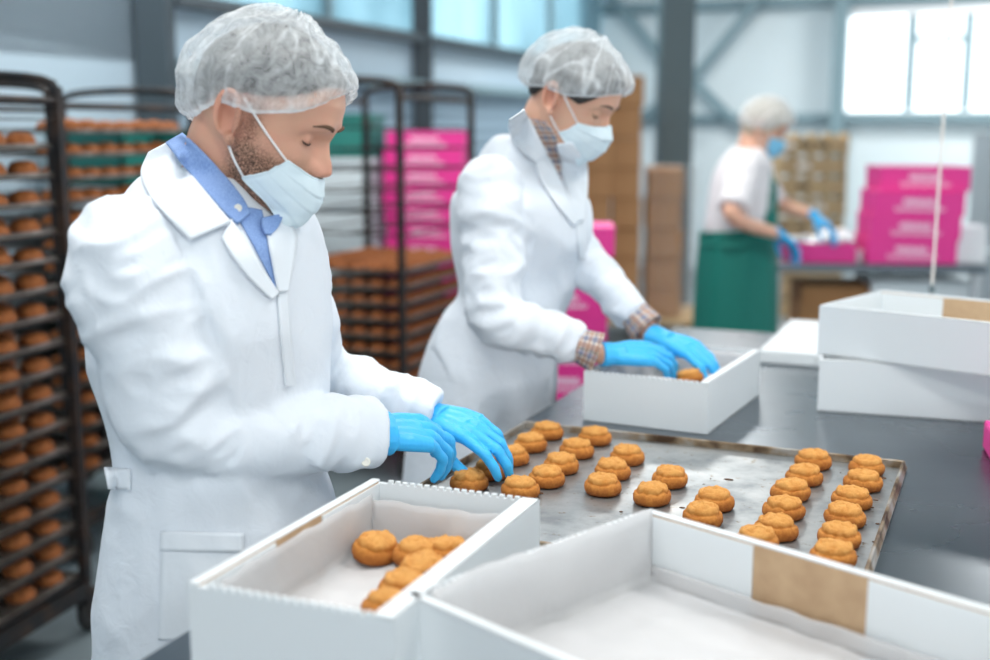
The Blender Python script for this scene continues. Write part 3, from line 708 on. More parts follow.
# crates with bread in the back
random.seed(11)
for ci, px in enumerate((783, 800, 817, 833)):
    p = PD(px, 200, 9.6)
    n = 9
    for i in range(n):
        w = .125; h = .16; z = .001+i*(h+.004)
        o = empty('wooden_crate', 'slatted wooden crate of wrapped goods, %s up in the %s background pile' % ((['lowest']+ORD[1:])[i], ('first', 'second', 'third', 'fourth')[ci]), 'crate', (p.x, p.y, z), random.uniform(-.1, .1), 'wooden crates in the background')
        g = G()
        for k in range(2): g.box((0, -.1, .03+k*.08), (w/2, .006, .02)).box((0, .1, .03+k*.08), (w/2, .006, .02))
        for sx in (-1, 1): g.box((sx*w/2, 0, h/2), (.008, .1, h/2))
        g.box((0, 0, .004), (w/2, .1, .004)); local('slats', g.mesh(), M['wood'], o)
        local('wrapped_goods', G().box((0, 0, .065), (w/2-.012, .085, .055)).mesh(), M[random.choice(('white_plastic', 'kraft', 'rack', 'wood'))], o)
o = link('cabinet', G().box(PD(1000, 190, 9.5)*1, (.16, .2, .45)).box(PD(1000, 220, 9.5)-UP*.7, (.15, .19, .42)).mesh(), M['grey_plastic']); tag(o, 'grey metal cabinet cut off by the right frame edge', 'cabinet')
o.location.z = 0
# pull cord
pc = PD(932, 288, 3.2)
o = empty('pull_cord', 'thin pale cord hanging from the ceiling on the right', 'cord', (pc.x, pc.y, pc.z))
local('cord_line', G().tube([(0, 0, 0), (.004, 0, .8), (.012, 0, CEIL-pc.z)], .0035, 6).mesh(), M['cord'], o)
local('cord_bob', G().lathe([(.001, -.015), (.007, -.012), (.008, 0), (.004, .01), (.001, .012)], 10).mesh(), M['column'], o)
#@@PEOPLE
# ------------------------------------------------------------------ people
FR = [(-.122, .052), (-.117, .074), (-.108, .085), (-.095, .091), (-.082, .086), (-.070, .092), (-.058, .094), (-.048, .090), (-.03, .090), (-.012, .088), (0, .090), (.014, .099), (.028, .103), (.05, .102), (.075, .092), (.098, .070), (.112, .048), (.121, .022), (.124, .003)]
BK = [(-.122, .030), (-.110, .0), (-.095, -.03), (-.07, -.062), (-.05, -.078), (-.02, -.093), (.02, -.101), (.05, -.099), (.075, -.088), (.098, -.066), (.112, -.044), (.121, -.020), (.124, -.003)]
WD = [(-.122, .012), (-.116, .026), (-.105, .038), (-.09, .049), (-.07, .058), (-.045, .065), (-.02, .070), (.0, .0735), (.03, .076), (.055, .075), (.078, .067), (.098, .052), (.112, .035), (.121, .017), (.124, .003)]
def head_pt(a, z, off=0):
    f, b, w = interp(FR, z), interp(BK, z), interp(WD, z)
    cx = (f+b)/2; hx = (f-b)/2; ca, sa = math.cos(a), math.sin(a)
    ex = .86 if ca > 0 else 1.0
    x = cx+hx*(abs(ca)**ex)*(1 if ca > 0 else -1); y = w*(abs(sa)**.92)*(1 if sa > 0 else -1)
    p = V((x, y, z))
    if ca > 0:
        t = (z+.048)/.055
        # nose
        if -.062 < z < .018:
            hgt = interp([(-.062, 0), (-.052, .004), (-.047, .020), (-.040, .0275), (-.032, .026), (-.012, .0175), (.002, .010), (.012, .005), (.020, 0)], z); wd = interp([(-.062, .008), (-.046, .0145), (-.03, .010), (0, .006), (.018, .008)], z)
            p.x += hgt*math.exp(-(y/wd)**2*1.1)
            p.x += interp([(-.058, 0), (-.046, .008), (-.034, .006), (-.025, 0)], z)*math.exp(-((abs(y)-.014)/.006)**2)
        for s in (-1, 1):                                # eye sockets, brow, cheek
            p.x -= .009*math.exp(-(((y-s*.031)/.016)**2+((z+.002)/.011)**2))
            p.x += .005*math.exp(-(((y-s*.028)/.018)**2+((z-.020)/.008)**2))
            p.x += .004*math.exp(-(((y-s*.045)/.016)**2+((z+.030)/.015)**2))
        p.x += .005*math.exp(-((y/.020)**2+((z+.071)/.007)**2))+.005*math.exp(-((y/.022)**2+((z+.058)/.005)**2))-.003*math.exp(-((y/.022)**2+((z+.0645)/.002)**2))
    if off:
        c = V((cx, 0, max(min(z, .05), -.05))); d = (p-c); p = p+d.normalized()*off
    return p
def head_geo(g, Mh, n=110, m_=90, ears=True):
    rs = []
    for i in range(m_+1):
        z = -.122+.246*(.5-.5*math.cos(PI*i/m_)) if False else lerp(-.122, .124, i/m_)
        ring = []
        for k in range(n):
            t = -PI+2*PI*k/n; a = t-.45*math.sin(t)*.8     # denser at the face
            ring.append(Mh @ head_pt(a, z))
        rs.append(ring)
    g.rings(rs)
    for s in (-1, 1):
        g.sphere(Mh @ V((.0715, s*.0305, -.002)), .0122, 22)
        if ears:
            pts = []; base = V((-.008, s*.0755, -.006))
            for k in range(15):
                t = lerp(-.9, PI*1.22, k/14)
                pts.append(Mh @ (base+V((-.004-.0165*math.cos(t-.1)*(-1)*-1-.006, s*(.010+.006*math.sin(t*.8)), .003+.030*math.sin(t)))))
            g.tube(pts, [.0038]+[.0052]*13+[.0044], 8)
            # concha and lobe
            X_, Y_, Z_ = (Mh.to_3x3() @ V((1, 0, 0))), (Mh.to_3x3() @ V((0, s, 0))), (Mh.to_3x3() @ V((0, 0, 1)))
            c = Mh @ (base+V((-.008, s*.004, .000)))
            g.rings([[c+X_*(.0175*r*math.cos(q)+.0)+Z_*(.029*r*math.sin(q))+Y_*(h+.25*.0175*r*-math.cos(q)) for q in [2*PI*k/16 for k in range(16)]] for r, h in ((.9, -.008), (1, -.002), (.95, .004), (.6, -.004), (.2, -.007))])
            g.sphere(Mh @ (base+V((.002, s*.007, -.029))), .0085, 10, (1, .6, 1.1))
            g.sphere(Mh @ (base+V((.007, s*.005, -.004))), .006, 8)
def head_matrix(pos, fw, pitch, roll=0):
    f = V(fw).normalized(); l = V((-f.y, f.x, 0)); u = UP
    R = Matrix((f, l, u)).transposed().to_4x4()
    return Matrix.Translation(pos) @ R @ Matrix.Rotation(pitch, 4, 'Y') @ Matrix.Rotation(roll, 4, 'X')
def surf(name, f, us, vs, m, parent, thick=0, off=0, attr=None, smooth=True, vox=None):
    g = G(); g.rings([[f(u, v) for v in vs] for u in us], cap=False, loop=False)
    me = g.mesh(merge=False)
    if attr:
        at = me.attributes.new('fold', 'FLOAT', 'POINT'); k = 0
        for u in us:
            for v in vs: at.data[k].value = attr(u, v); k += 1
    if thick: me = solidify(me, thick, off)
    return link(name, me, m, parent, smooth)
def torso_rings(B, fw, tab, n=48, ex=.8):
    l = V((-fw.y, fw.x, 0)); rs = []
    for z, off, w, d, *r in spline([tuple(t) for t in tab], 5):
        c = V((B.x, B.y, 0))+fw*off+UP*z
        rs.append([c+l*(w*math.copysign(abs(math.sin(t))**ex, math.sin(t)))+fw*(d*math.copysign(abs(math.cos(t))**ex, math.cos(t))) for t in [2*PI*k/n for k in range(n)]])
    return rs
def smooth_tube(P, R, k=6):
    q = spline([(*p, r) for p, r in zip(P, R)], k); return [V(a[:3]) for a in q], [a[3] for a in q]
def fold(me, amp, segs, body=None, seed=0):
    """cloth folds: ridged noise stretched across each limb axis"""
    me.calc_loop_triangles()
    nr = [v.normal.copy() for v in me.vertices]
    for v, n in zip(me.vertices, nr):
        p = v.co; best = None
        for a, b, r, kf, am in segs:
            ab = b-a; t = max(0, min(1, (p-a).dot(ab)/ab.length_squared)); d = (p-(a+ab*t)).length-r
            if best is None or d < best[0]: best = (d, a, ab, t, kf, am)
        d, a, ab, t, kf, am = best
        if d > .05: continue
        ax = ab.normalized(); q = p-a; al = q.dot(ax); ac = q-ax*al
        w = noise.noise(V((ac.x*7, ac.y*7, ac.z*7))+V((seed, 0, 0)))*.6
        s = V((ac.x*6, ac.y*6, ac.z*6))+ax*(al*kf)+V((w, w, seed))
        k = (1-abs(noise.noise(s))*2.2)+.5*(1-abs(noise.noise(s*1.9+V((3, 1, 7))))*2.2)
        v.co = p+n*(amp*am*(k-.5))
    me.update()
def drape(name, bvh, rowsL, nU, nV, m, parent, off=.003, thick=.002, uvs=(1, 1), sp=True):
    """patch lying on a garment: rows of (leftx, lefty, rightx, righty) sight lines, each cast on to the cloth"""
    R_ = spline(rowsL, nV) if sp else [tuple(lerp(a, b, k/nV) for a, b in zip(r, q)) for r, q in zip(rowsL, rowsL[1:]) for k in range(nV)]+[rowsL[-1]]
    rings = []; o0 = V((0, 0, HC)); last = 2.0
    for r in R_:
        ring = []
        for k in range(nU+1):
            t = k/nU; d = ray(lerp(r[0], r[2], t), lerp(r[1], r[3], t)).normalized()
            loc, nn, _, dist = bvh.ray_cast(o0, d)
            if loc is None: loc = o0+d*last; nn = -d
            else: last = (loc-o0).length
            ring.append([loc, nn, d])
        rings.append(ring)
    # smooth the depths so that the patch bridges small folds
    D = [[(c[0]-o0).length for c in r] for r in rings]
    for _ in range(3):
        D2 = [list(r) for r in D]
        for i in range(len(D)):
            for j in range(len(D[0])):
                s = [D[i][j]]
                for a, b in ((1, 0), (-1, 0), (0, 1), (0, -1)):
                    if 0 <= i+a < len(D) and 0 <= j+b < len(D[0]): s.append(D[i+a][j+b])
                D2[i][j] = min(D[i][j], sum(s)/len(s))
        D = D2
    pts = [[o0+c[2]*(D[i][j]-off) for j, c in enumerate(r)] for i, r in enumerate(rings)]
    g = G().rings(pts, cap=False, loop=False); me = g.mesh(); nr, nc = len(pts), len(pts[0]); ul = me.uv_layers.new()
    for l in me.loops: ul.data[l.index].uv = ((l.vertex_index % nc)/nc*uvs[0], (l.vertex_index//nc)/nr*uvs[1])
    return link(name, solidify(me, thick, 0), m, parent, True)
def hand_geo(g, W, X, Z, side, curls, thumb, scale=1, spread=(.10, .02, -.05, -.12), cuff=.05, cw=.031):
    X = V(X).normalized(); Z = V(Z); Z = (Z-X*Z.dot(X)).normalized(); Y = Z.cross(X)*side
    W = V(W); S = scale
    def at(x, y, z): return W+(X*x+Y*y+Z*z)*S
    base = [(.086, .027), (.091, .008), (.087, -.012), (.078, -.030)]
    ln = [(.043, .026, .021), (.047, .030, .022), (.043, .028, .021), (.034, .021, .019)]
    rd = [.0098, .0100, .0094, .0084]
    tips = []
    for i in range(4):
        bx, by_ = base[i]
        g.tube([at(.0, by_*.5, 0), at(.045, by_*.85, .003), at(bx, by_, .002)], [.015*S, .0135*S, .0112*S], 12)
        p = at(bx, by_, .001); a = 0; yaw = spread[i]
        pts = [at(bx-.02, by_*.97, .0), p]; rr = [rd[i]*1.1*S, rd[i]*1.12*S]
        for j in range(3):
            a += curls[i][j]
            d = (X*math.cos(yaw)+Y*math.sin(yaw))*math.cos(a)-Z*math.sin(a)
            q = p+d*ln[i][j]*S
            pts.append(lerp(p, q, .5)); rr.append(rd[i]*(1, .95, .86)[j]*S*.97)
            pts.append(q); rr.append(rd[i]*(1.0, .92, .70)[j]*S); p = q
        tips.append(p); pp, r2 = smooth_tube(pts, rr, 3); g.tube(pp, r2, 12)
        g.sphere(p-d*.002, rd[i]*.74*S, 10)
    # heel of the hand
    g.tube([at(-.01, 0, 0), at(.03, .0, -.002), at(.07, 0, -.002)], [.026*S, .033*S, .036*S], 16, flat=.48, up=Z)
    g.tube([at(.005, .012, -.006), at(.035, .026, -.010), at(.055, .030, -.008)], [.014*S, .015*S, .011*S], 12)
    # thumb: list of three directions in hand axes
    p = at(.016, .020, -.006); pts = [p]; rr = [.014*S]
    for d, l, r in zip(thumb, (.042, .033, .027), (.0125, .0108, .0085)):
        dd = (X*d[0]+Y*d[1]+Z*d[2]).normalized(); q = p+dd*l*S; pts.append(q); rr.append(r*S); p = q
    pp, r2 = smooth_tube(pts, rr, 4); g.tube(pp, r2, 12); g.sphere(p, .0085*S, 10); tips.append(p)
    if cuff: g.tube([at(-cuff, 0, 0), at(-cuff*.5, 0, 0), at(0, 0, 0), at(.02, 0, 0)], [cw*S, (cw-.002)*S, (cw-.004)*S, (cw-.003)*S], 18, flat=.8, up=Z)
    return tips
def sleeve_geo(g, P, R, open_r, flat=1):
    q, r = smooth_tube(P, R, 8); d = (q[-1]-q[-2]).normalized()
    q += [q[-1]+d*.001, q[-1]-d*.03]; r += [open_r, open_r-.003]
    g.tube(q, r, 26)
def shoe(parent, p, fw):
    l = V((-fw.y, fw.x, 0)); rs = []
    for t, w, h in ((-.09, .025, .04), (-.07, .036, .07), (-.02, .038, .085), (.04, .045, .06), (.10, .048, .045), (.15, .035, .035), (.17, .012, .025)):
        rs.append([p+fw*t+l*(w*math.cos(a))+UP*(max(0, h*.5+h*.55*math.sin(a))) for a in [2*PI*k/16 for k in range(16)]])
    link('shoe', G().rings(rs).mesh(), M['shoe'], parent, True)
def beard_attr(me, Mh, fb):
    inv = Mh.inverted(); at = me.color_attributes.new('beard', 'FLOAT_COLOR', 'POINT'); k = 0
    buf = []
    for v in me.vertices:
        p = inv @ v.co; b = fb(p) if p.length < .2 else 0
        r = .2*math.exp(-(((p.x-.118)/.02)**2+(p.y/.02)**2+((p.z+.036)/.018)**2)) if p.length < .2 else 0
        if p.length < .2 and abs(p.y) > .068: r = max(r, .35*math.exp(-((p.x+.02)/.03)**2-((p.z)/.035)**2))
        buf += [b, r, 0, 1]
    at.data.foreach_set('color', buf)
def bouffant(name, Mh, m, parent, rim, puff, label=None, pleats=38, seed=0, top=.022, fold_amp=.3, backsag=.0):
    """cap from an elastic rim up to the crown. rim(a) -> z of the rim in head coordinates"""
    def base(a, s):
        zr = rim(a); z = lerp(zr, .122, math.sin(s*PI/2)**1.15)
        return z
    def f(a, s):
        z = base(a, s); bul = math.sin(min(s*1.25, 1)*PI)**.6 if s < .8 else (1-(s-.8)*1.2)*.6
        er = .011*math.exp(-((wrap_a(a)-1.65)/.3)**2)
        prof = interp([(0, .006+er), (.03, .009+er), (.10, .9*puff(a)), (.25, 1.15*puff(a)), (.5, puff(a)), (.8, puff(a)*.85+.003), (1, top)], s)
        p = head_pt(a, min(z, .1235), 0)
        c = V((0, 0, .02)); d = (p-c).normalized()
        if s > .93: d = V((0, 0, 1)) if s > .999 else d
        ge = abs(noise.noise(V((math.cos(a)*2.2+seed, math.sin(a)*2.2, s*3))))
        wr = (.006*(1-2*ge)+.0025*math.sin(a*pleats+3*noise.noise(V((a*2, s*4, seed))))*math.exp(-s*3.2)+.0045*noise.noise(V((math.cos(a)*5+seed, math.sin(a)*5, s*7))))
        if s < .05: wr *= .5
        q = p+d*(prof+wr)
        if s < .12: q.z -= backsag*max(-math.cos(a), 0)*(1-s/.12)
        return Mh @ q
    def fo(a, s):
        a = a % (2*PI)
        k = 1-min(1, abs(noise.noise(V((math.cos(a)*3.2+seed, math.sin(a)*3.2, s*2.2+seed))))*9)
        return fold_amp*max(0, k)+(.45 if s < .035 else 0)+.25*max(0, math.sin(a*pleats+3*noise.noise(V((a*2, s*4, seed)))))*math.exp(-s*5)
    us = [2*PI*k/180 for k in range(181)]; vs = [0, .015, .03, .05, .08]+[.08+.92*k/44 for k in range(1, 45)]
    return surf(name, lambda u, v: f(u, v), us, vs, m, parent, attr=fo)
def mask_surf(Mh, parent, ztop, zbot, xs, m, side=1.12, bulge=.012, loops=None, shift=0, pleat=.0022, sideb=None):
    def f(u, v):
        a = u*lerp(side, sideb or side, v**1.3); zt = ztop(abs(u)); zb = zbot(abs(u)); z = lerp(zt, zb, v)
        zc = max(z, -.108); p = head_pt(a*1.02, zc)
        # smooth envelope instead of the nose itself
        w = interp(WD, zc); f_ = xs(z)
        e = V((f_*math.cos(a)**.55 if math.cos(a) > 0 else 0, (w+.006)*math.sin(a)/math.sin(side)*min(1, math.sin(side)), z))
        k = abs(u)**2.5
        x = lerp(e.x, max(p.x, e.x*.0)+.004, k); y = lerp(e.y, p.y*1.03+.002*math.copysign(1, u), k)
        q = V((x, y, z)); q.x += bulge*math.sin(PI*v)*(1-abs(u)**2)
        sw = (v*3.6) % 1.0; q.x += pleat*(sw-.5)*(1-abs(u)**3); q.z -= pleat*.6*(sw-.5)
        q += V((.0018*noise.noise(q*55+V((shift, 0, 0))), 0, 0))
        return Mh @ q
    us = [-1+2*k/48 for k in range(49)]; vs = [k/36 for k in range(37)]
    o = surf('face_mask', f, us, vs, m, parent, thick=.0012)
    g = G()
    g.tube([f(u, 0) for u in us], .0016, 6); g.tube([f(u, 1) for u in us], .0016, 6)
    for s in (us[0], us[-1]): g.tube([f(s, v) for v in vs], .002, 6)
    link('mask_edging', g.mesh(), m, o, True)
    for s in (-1, 1):
        top = f(s, .03); bot = f(s, .97)
        et = Mh @ V((-.004, s*.083, .024)); eb = Mh @ V((-.012, s*.080, -.034)); eb2 = Mh @ V((-.030, s*.080, -.01))
        for nm, a_, b_ in (('ear_loop', top, et), ('ear_loop', bot, eb)):
            mid = (a_+b_)/2+(Mh.to_3x3() @ V((0, s, 0)))*.005
            q = spline([tuple(a_), tuple(mid), tuple(b_)], 6); link(nm, G().tube(q, .0017, 6).mesh(), M['elastic'], o, True)
    return o
def arc_hair(name, Mh, pts, r, m, parent):
    q = spline([tuple(Mh @ V(p)) for p in pts], 5); n = len(q)
    return link(name, G().tube(q, [r*(.35+.65*math.sin(PI*min(max(k/(n-1), .05), .95))) for k in range(n)], 6, flat=.6).mesh(), m, parent, True)
def face_details(Mh, parent, browmat, lash=.0021, brow=.0044):
    for s in (-1, 1):
        lp = []
        for dy, dz in ((-.0098, -.0035), (-.005, -.0062), (.001, -.0072), (.007, -.0062), (.0100, -.0050)): lp.append((.0715+math.sqrt(max(.0126**2-dy*dy-dz*dz, 0)), s*(.0305+dy), -.002+dz))
        lp.append((.0765, s*.0455, -.0045))
        arc_hair('eyelashes', Mh, lp, lash, M['lash'], parent)
        e = [head_pt(math.asin(min(1, y/.075)), z) for y, z in ((.012, .017), (.022, .0215), (.034, .0225), (.046, .018))]
        arc_hair('eyebrow', Mh, [(p.x+.0008, s*abs(y), p.z) for p, y in zip(e, (.012, .022, .034, .046))], brow, browmat, parent)

def hair_shell(Mh, parent, m, lowz, off=.005, amin=.0, name='hair'):
    g = G(); us = [2*PI*k/120 for k in range(121)]; rs = []
    for u in us: rs.append([Mh @ head_pt(u, lerp(lowz(u), .1235, k/30), off+.0015*noise.noise(V((math.cos(u)*9, math.sin(u)*9, k*.3)))) for k in range(31)])
    g.rings(rs, cap=False, loop=False)
    return link(name, solidify(g.mesh(), .006, -1), m, parent, True)
def wrap_a(a):
    a = (a+PI) % (2*PI)-PI; return abs(a)
#@@MAN
# ---- the man
fwM = E2.copy(); lfM = V((-fwM.y, fwM.x, 0))
HM_pos = PD(264, 117, 1.70)
BM = V((HM_pos.x, HM_pos.y, 0))-fwM*.13
man = empty('person', 'man in white coat, blue shirt and hair net reaching over the cookies', 'person', (BM.x, BM.y, 0))
hf = V((math.cos(.17), -math.sin(.17), 0))
Mh = head_matrix(HM_pos, hf, math.radians(21)) @ Matrix.Scale(1.03, 4)
shR, shL = BM-lfM*.185+fwM*.03+UP*1.322, BM+lfM*.135+fwM*.045+UP*1.32
elR, wrR = PD(192, 423, 1.60), PD(371, 432, 1.77)
elL, wrL = PD(312, 375, 2.02), PD(434, 416, 1.99)
g = G(); head_geo(g, Mh)
nb = BM+fwM*.045+UP*1.36; nk = Mh @ V((-.035, 0, -.05))
q, r = smooth_tube([nb, lerp(nb, nk, .45), nk, Mh @ V((-.03, 0, -.0))], [.080, .064, .060, .05], 5); g.tube(q, r, 24)
body_tab = [(.80, .035, .15, .10), (.95, .035, .155, .10), (1.05, .035, .145, .09), (1.2, .035, .16, .105), (1.3, .035, .16, .105), (1.37, .04, .12, .08), (1.41, .045, .08, .06)]
g.rings(torso_rings(BM, fwM, body_tab, 32))
for sh, el, wr in ((shR, elR, wrR), (shL, elL, wrL)):
    q, r = smooth_tube([sh, el, wr], [.05, .042, .026], 6); g.tube(q, r, 14)
for s in (-1, 1):
    a = BM+lfM*(.09*s); q, r = smooth_tube([a+UP*.88, a+UP*.5, a+UP*.1], [.085, .058, .042], 6); g.tube(q, r, 16)
    g.sphere(a+UP*.07+fwM*.03, .045, 10)
me = remesh(g.mesh(), .0026, 3)
def fbM(p):
    # stubble: jaw and chin, sideburn up to the ear
    if p.x < -.035: return 0
    jaw = 1/(1+math.exp((p.z+.030+max(0, p.x-.02)*.30)/.006)); side = 1/(1+math.exp(-(p.x+.008)/.005)); low = 1/(1+math.exp(-(p.z+.118)/.006))
    burn = math.exp(-((p.x-.012)/.014)**2)*(1 if abs(p.y) > .05 else 0)/(1+math.exp((p.z-.03)/.008))
    return min(1, max(jaw*side, burn*.8))*low
beard_attr(me, Mh, fbM)
link('body', me, M['skin'], man, True)
face_details(Mh, man, M['brow'])
hair_shell(Mh, man, M['hair'], lambda u: interp([(0, .078), (.6, .074), (1.15, .048), (1.5, .034), (1.9, .025), (2.3, -.01), (PI, -.03)], wrap_a(u)))
def puffM(a):
    w = wrap_a(a); return interp([(0, .014), (.8, .015), (1.6, .019), (2.3, .022), (PI, .026)], w)
cap = bouffant('hair_net', Mh, M['cap'], man, lambda u: interp([(0, .070), (.5, .058), (1.0, .030), (1.45, .012), (1.8, .010), (2.3, -.022), (PI, -.040)], wrap_a(u)), puffM, seed=4, fold_amp=.28)
mask_surf(Mh, man, lambda u: -.052+.016*u*u, lambda u: -.138+.058*u*u, lambda z: interp([(-.14, .078), (-.125, .094), (-.10, .106), (-.08, .110), (-.05, .106)], z), M['mask'], side=.85, sideb=1.6, bulge=.006)
# lab coat
coat_tab = [(.52, .03, .24, .17), (.70, .03, .22, .16), (.88, .035, .20, .145), (.96, .035, .182, .130), (1.0, .035, .176, .124), (1.06, .035, .182, .130), (1.16, .035, .195, .145), (1.26, .035, .20, .150), (1.32, .035, .19, .142), (1.37, .035, .165, .125), (1.405, .035, .128, .104), (1.425, .035, .105, .092), (1.435, .035, .085, .082)]
g = G(); g.rings(torso_rings(BM, fwM, coat_tab, 56))
hangR = UP*-.012
sleeve_geo(g, [shR+lfM*.055+UP*.042, shR-lfM*.005, lerp(shR, elR, .5)-lfM*.012, elR+(elR-wrR).normalized()*.012, lerp(elR, wrR, .5)+hangR, wrR-hangR*.0], [.070, .076, .080, .072, .062, .052], .046)
sleeve_geo(g, [shL-lfM*.05+UP*.03, shL+lfM*.0, lerp(shL, elL, .5), elL, lerp(elL, wrL, .5), wrL], [.065, .072, .070, .064, .055, .046], .040)
me = remesh(g.mesh(), .0055, 10, .6)
fold(me, .0085, [(shR, elR, .08, 16, 1.1), (elR, wrR, .062, 15, 1.25), (shL, elL, .08, 16, 1), (elL, wrL, .055, 18, 1.1), (BM+UP*.5, BM+UP*1.40+fwM*.04, .18, 4.5, .9)], seed=2)
me = apply_mods(me, [('SMOOTH', dict(factor=.5, iterations=3))])
bvM = BVHTree.FromPolygons([v.co.copy() for v in me.vertices], [tuple(p.vertices) for p in me.polygons])
coatM = link('lab_coat', me, M['coat'], man, True)
link('trousers', remesh(G().tube([BM+lfM*.09+UP*.7, BM+lfM*.09+UP*.09], [.095, .07], 16).tube([BM-lfM*.09+UP*.7, BM-lfM*.09+UP*.09], [.095, .07], 16).mesh(), .01, 4), M['trousers'], man, True)
for s in (-1, 1): shoe(man, V((BM.x, BM.y, 0))+lfM*(.09*s), fwM)
# gloves
g = G(); Xh = (PD(480, 446, 1.88)-wrR).normalized()
tipsR = hand_geo(g, wrR+Xh*.008, Xh+UP*.10, UP*1+V((.0, -.55, 0)), 1, [(.50, .62, .38), (.45, .6, .38), (.6, .66, .4), (.7, .7, .4)], [(.7, .5, -.5), (.85, .2, -.5), (.9, -.05, -.45)], 1.10, cuff=.035, cw=.040)
link('glove', remesh(g.mesh(), .0018, 5), M['glove'], man, True)
g = G(); Xl = (PD(486, 442, 1.93)-wrL).normalized()
tipsL = hand_geo(g, wrL+Xl*.0, Xl+UP*.10, UP*1+V((.1, -.45, 0)), -1, [(.30, .45, .35), (.32, .55, .4), (.42, .6, .4), (.5, .65, .4)], [(.75, .55, -.45), (.85, .15, -.5), (.85, -.1, -.5)], 1.02, cuff=.035)
link('glove', remesh(g.mesh(), .0018, 5), M['glove'], man, True)
#@@WOMAN
# ---- the woman
fwW = (E2+V((0, -.03, 0))).normalized(); lfW = V((-fwW.y, fwW.x, 0))
HW_pos = PD(572, 99, 2.60)
BW = V((HW_pos.x, HW_pos.y, 0))-fwW*.165+lfW*.03
wom = empty('person', 'woman in white coat and hair net packing cookies into a box', 'person', (BW.x, BW.y, 0))
hfW = V((math.cos(.44), -math.sin(.44), 0))
Mw = head_matrix(HW_pos, hfW, math.radians(24)) @ Matrix.Scale(.96, 4)
shRw, shLw = BW-lfW*.15+fwW*.03+UP*1.37, BW+lfW*.15+fwW*.03+UP*1.37
elRw, wrRw = PD(496, 316, 2.46), PD(578, 345, 2.44)
elLw, wrLw = PD(580, 258, 2.74), PD(634, 315, 2.66)
g = G(); head_geo(g, Mw)
nb = BW+fwW*.04+UP*1.40; nk = Mw @ V((-.04, 0, -.05))
q, r = smooth_tube([nb, lerp(nb, nk, .5), nk, Mw @ V((-.03, 0, 0))], [.062, .052, .052, .05], 5); g.tube(q, r, 24)
g.rings(torso_rings(BW, fwW, [(.80, -.06, .14, .10), (.92, -.05, .15, .10), (1.05, -.01, .125, .085), (1.25, .02, .14, .11), (1.35, .03, .14, .09), (1.41, .035, .10, .07), (1.44, .04, .06, .05)], 32))
for sh, el, wr in ((shRw, elRw, wrRw), (shLw, elLw, wrLw)):
    wr2 = wr+(wr-el).normalized()*.065
    q, r = smooth_tube([sh, lerp(sh, el, .5), el, lerp(el, wr, .5), wr, wr2], [.036, .034, .030, .027, .024, .023], 5); g.tube(q, r, 14)
for s in (-1, 1):
    a = BW-fwW*.06+lfW*(.085*s); q, r = smooth_tube([a+UP*.88, a+UP*.5, a+UP*.1], [.08, .052, .038], 6); g.tube(q, r, 16); g.sphere(a+UP*.07+fwW*.03, .042, 10)
me = remesh(g.mesh(), .003, 3); beard_attr(me, Mw, lambda p: 0)
link('body', me, M['skin_w'], wom, True)
face_details(Mw, wom, M['lash'], .0022, .0036)
hair_shell(Mw, wom, M['hair'], lambda u: interp([(0, .062), (.7, .050), (1.15, .006), (1.5, .012), (1.9, .012), (2.3, -.02), (PI, -.03)], wrap_a(u)), .007)
bouffant('hair_net', Mw, M['cap2'], wom, lambda u: interp([(0, .056), (.5, .048), (1.0, .030), (1.45, .014), (1.9, .010), (2.4, -.005), (PI, -.02)], wrap_a(u)), lambda a: interp([(0, .017), (1.2, .019), (2.2, .028), (PI, .034)], wrap_a(a)), seed=9, pleats=46, fold_amp=.4, top=.026)
mask_surf(Mw, wom, lambda u: -.018-.016*u, lambda u: -.128+.056*u*u, lambda z: interp([(-.14, .068), (-.125, .080), (-.10, .100), (-.08, .114), (-.045, .120), (-.03, .114), (-.01, .103)], z), M['mask'], side=1.0, sideb=1.5, bulge=.004, shift=3)
coat_tab = [(.50, -.07, .25, .17), (.66, -.065, .24, .16), (.82, -.06, .22, .150), (.98, -.04, .195, .138), (1.07, -.01, .168, .126), (1.13, .02, .152, .118), (1.18, .025, .158, .124), (1.26, .035, .172, .142), (1.34, .035, .178, .140), (1.38, .026, .138, .108), (1.42, .026, .100, .090), (1.455, .034, .080, .078), (1.485, .050, .066, .066)]
g = G(); g.rings(torso_rings(BW, fwW, coat_tab, 52))
sleeve_geo(g, [shRw+lfW*.03+UP*.01, shRw-lfW*.015, lerp(shRw, elRw, .5), elRw, lerp(elRw, wrRw, .5), wrRw], [.055, .068, .064, .056, .050, .042], .037)
sleeve_geo(g, [shLw-lfW*.03+UP*.01, shLw+lfW*.015, lerp(shLw, elLw, .5), elLw, lerp(elLw, wrLw, .5), wrLw], [.055, .066, .060, .052, .046, .040], .035)
me = remesh(g.mesh(), .006, 9, .6)
fold(me, .0085, [(shRw, elRw, .07, 16, 1.1), (elRw, wrRw, .05, 18, 1.2), (shLw, elLw, .07, 16, 1), (elLw, wrLw, .05, 18, 1.1), (BW+UP*.5, BW+UP*1.36+fwW*.04, .16, 4.5, 1)], seed=6)
me = apply_mods(me, [('SMOOTH', dict(factor=.5, iterations=3))])
bvW = BVHTree.FromPolygons([v.co.copy() for v in me.vertices], [tuple(p.vertices) for p in me.polygons])
link('lab_coat', me, M['coat'], wom, True)
link('trousers', remesh(G().tube([BW-fwW*.06+lfW*.085+UP*.7, BW-fwW*.06+lfW*.085+UP*.09], [.085, .06], 16).tube([BW-fwW*.06-lfW*.085+UP*.7, BW-fwW*.06-lfW*.085+UP*.09], [.085, .06], 16).mesh(), .012, 4), M['trousers'], wom, True)
for s in (-1, 1): shoe(wom, V((BW.x, BW.y, 0))-fwW*.06+lfW*(.085*s), fwW)
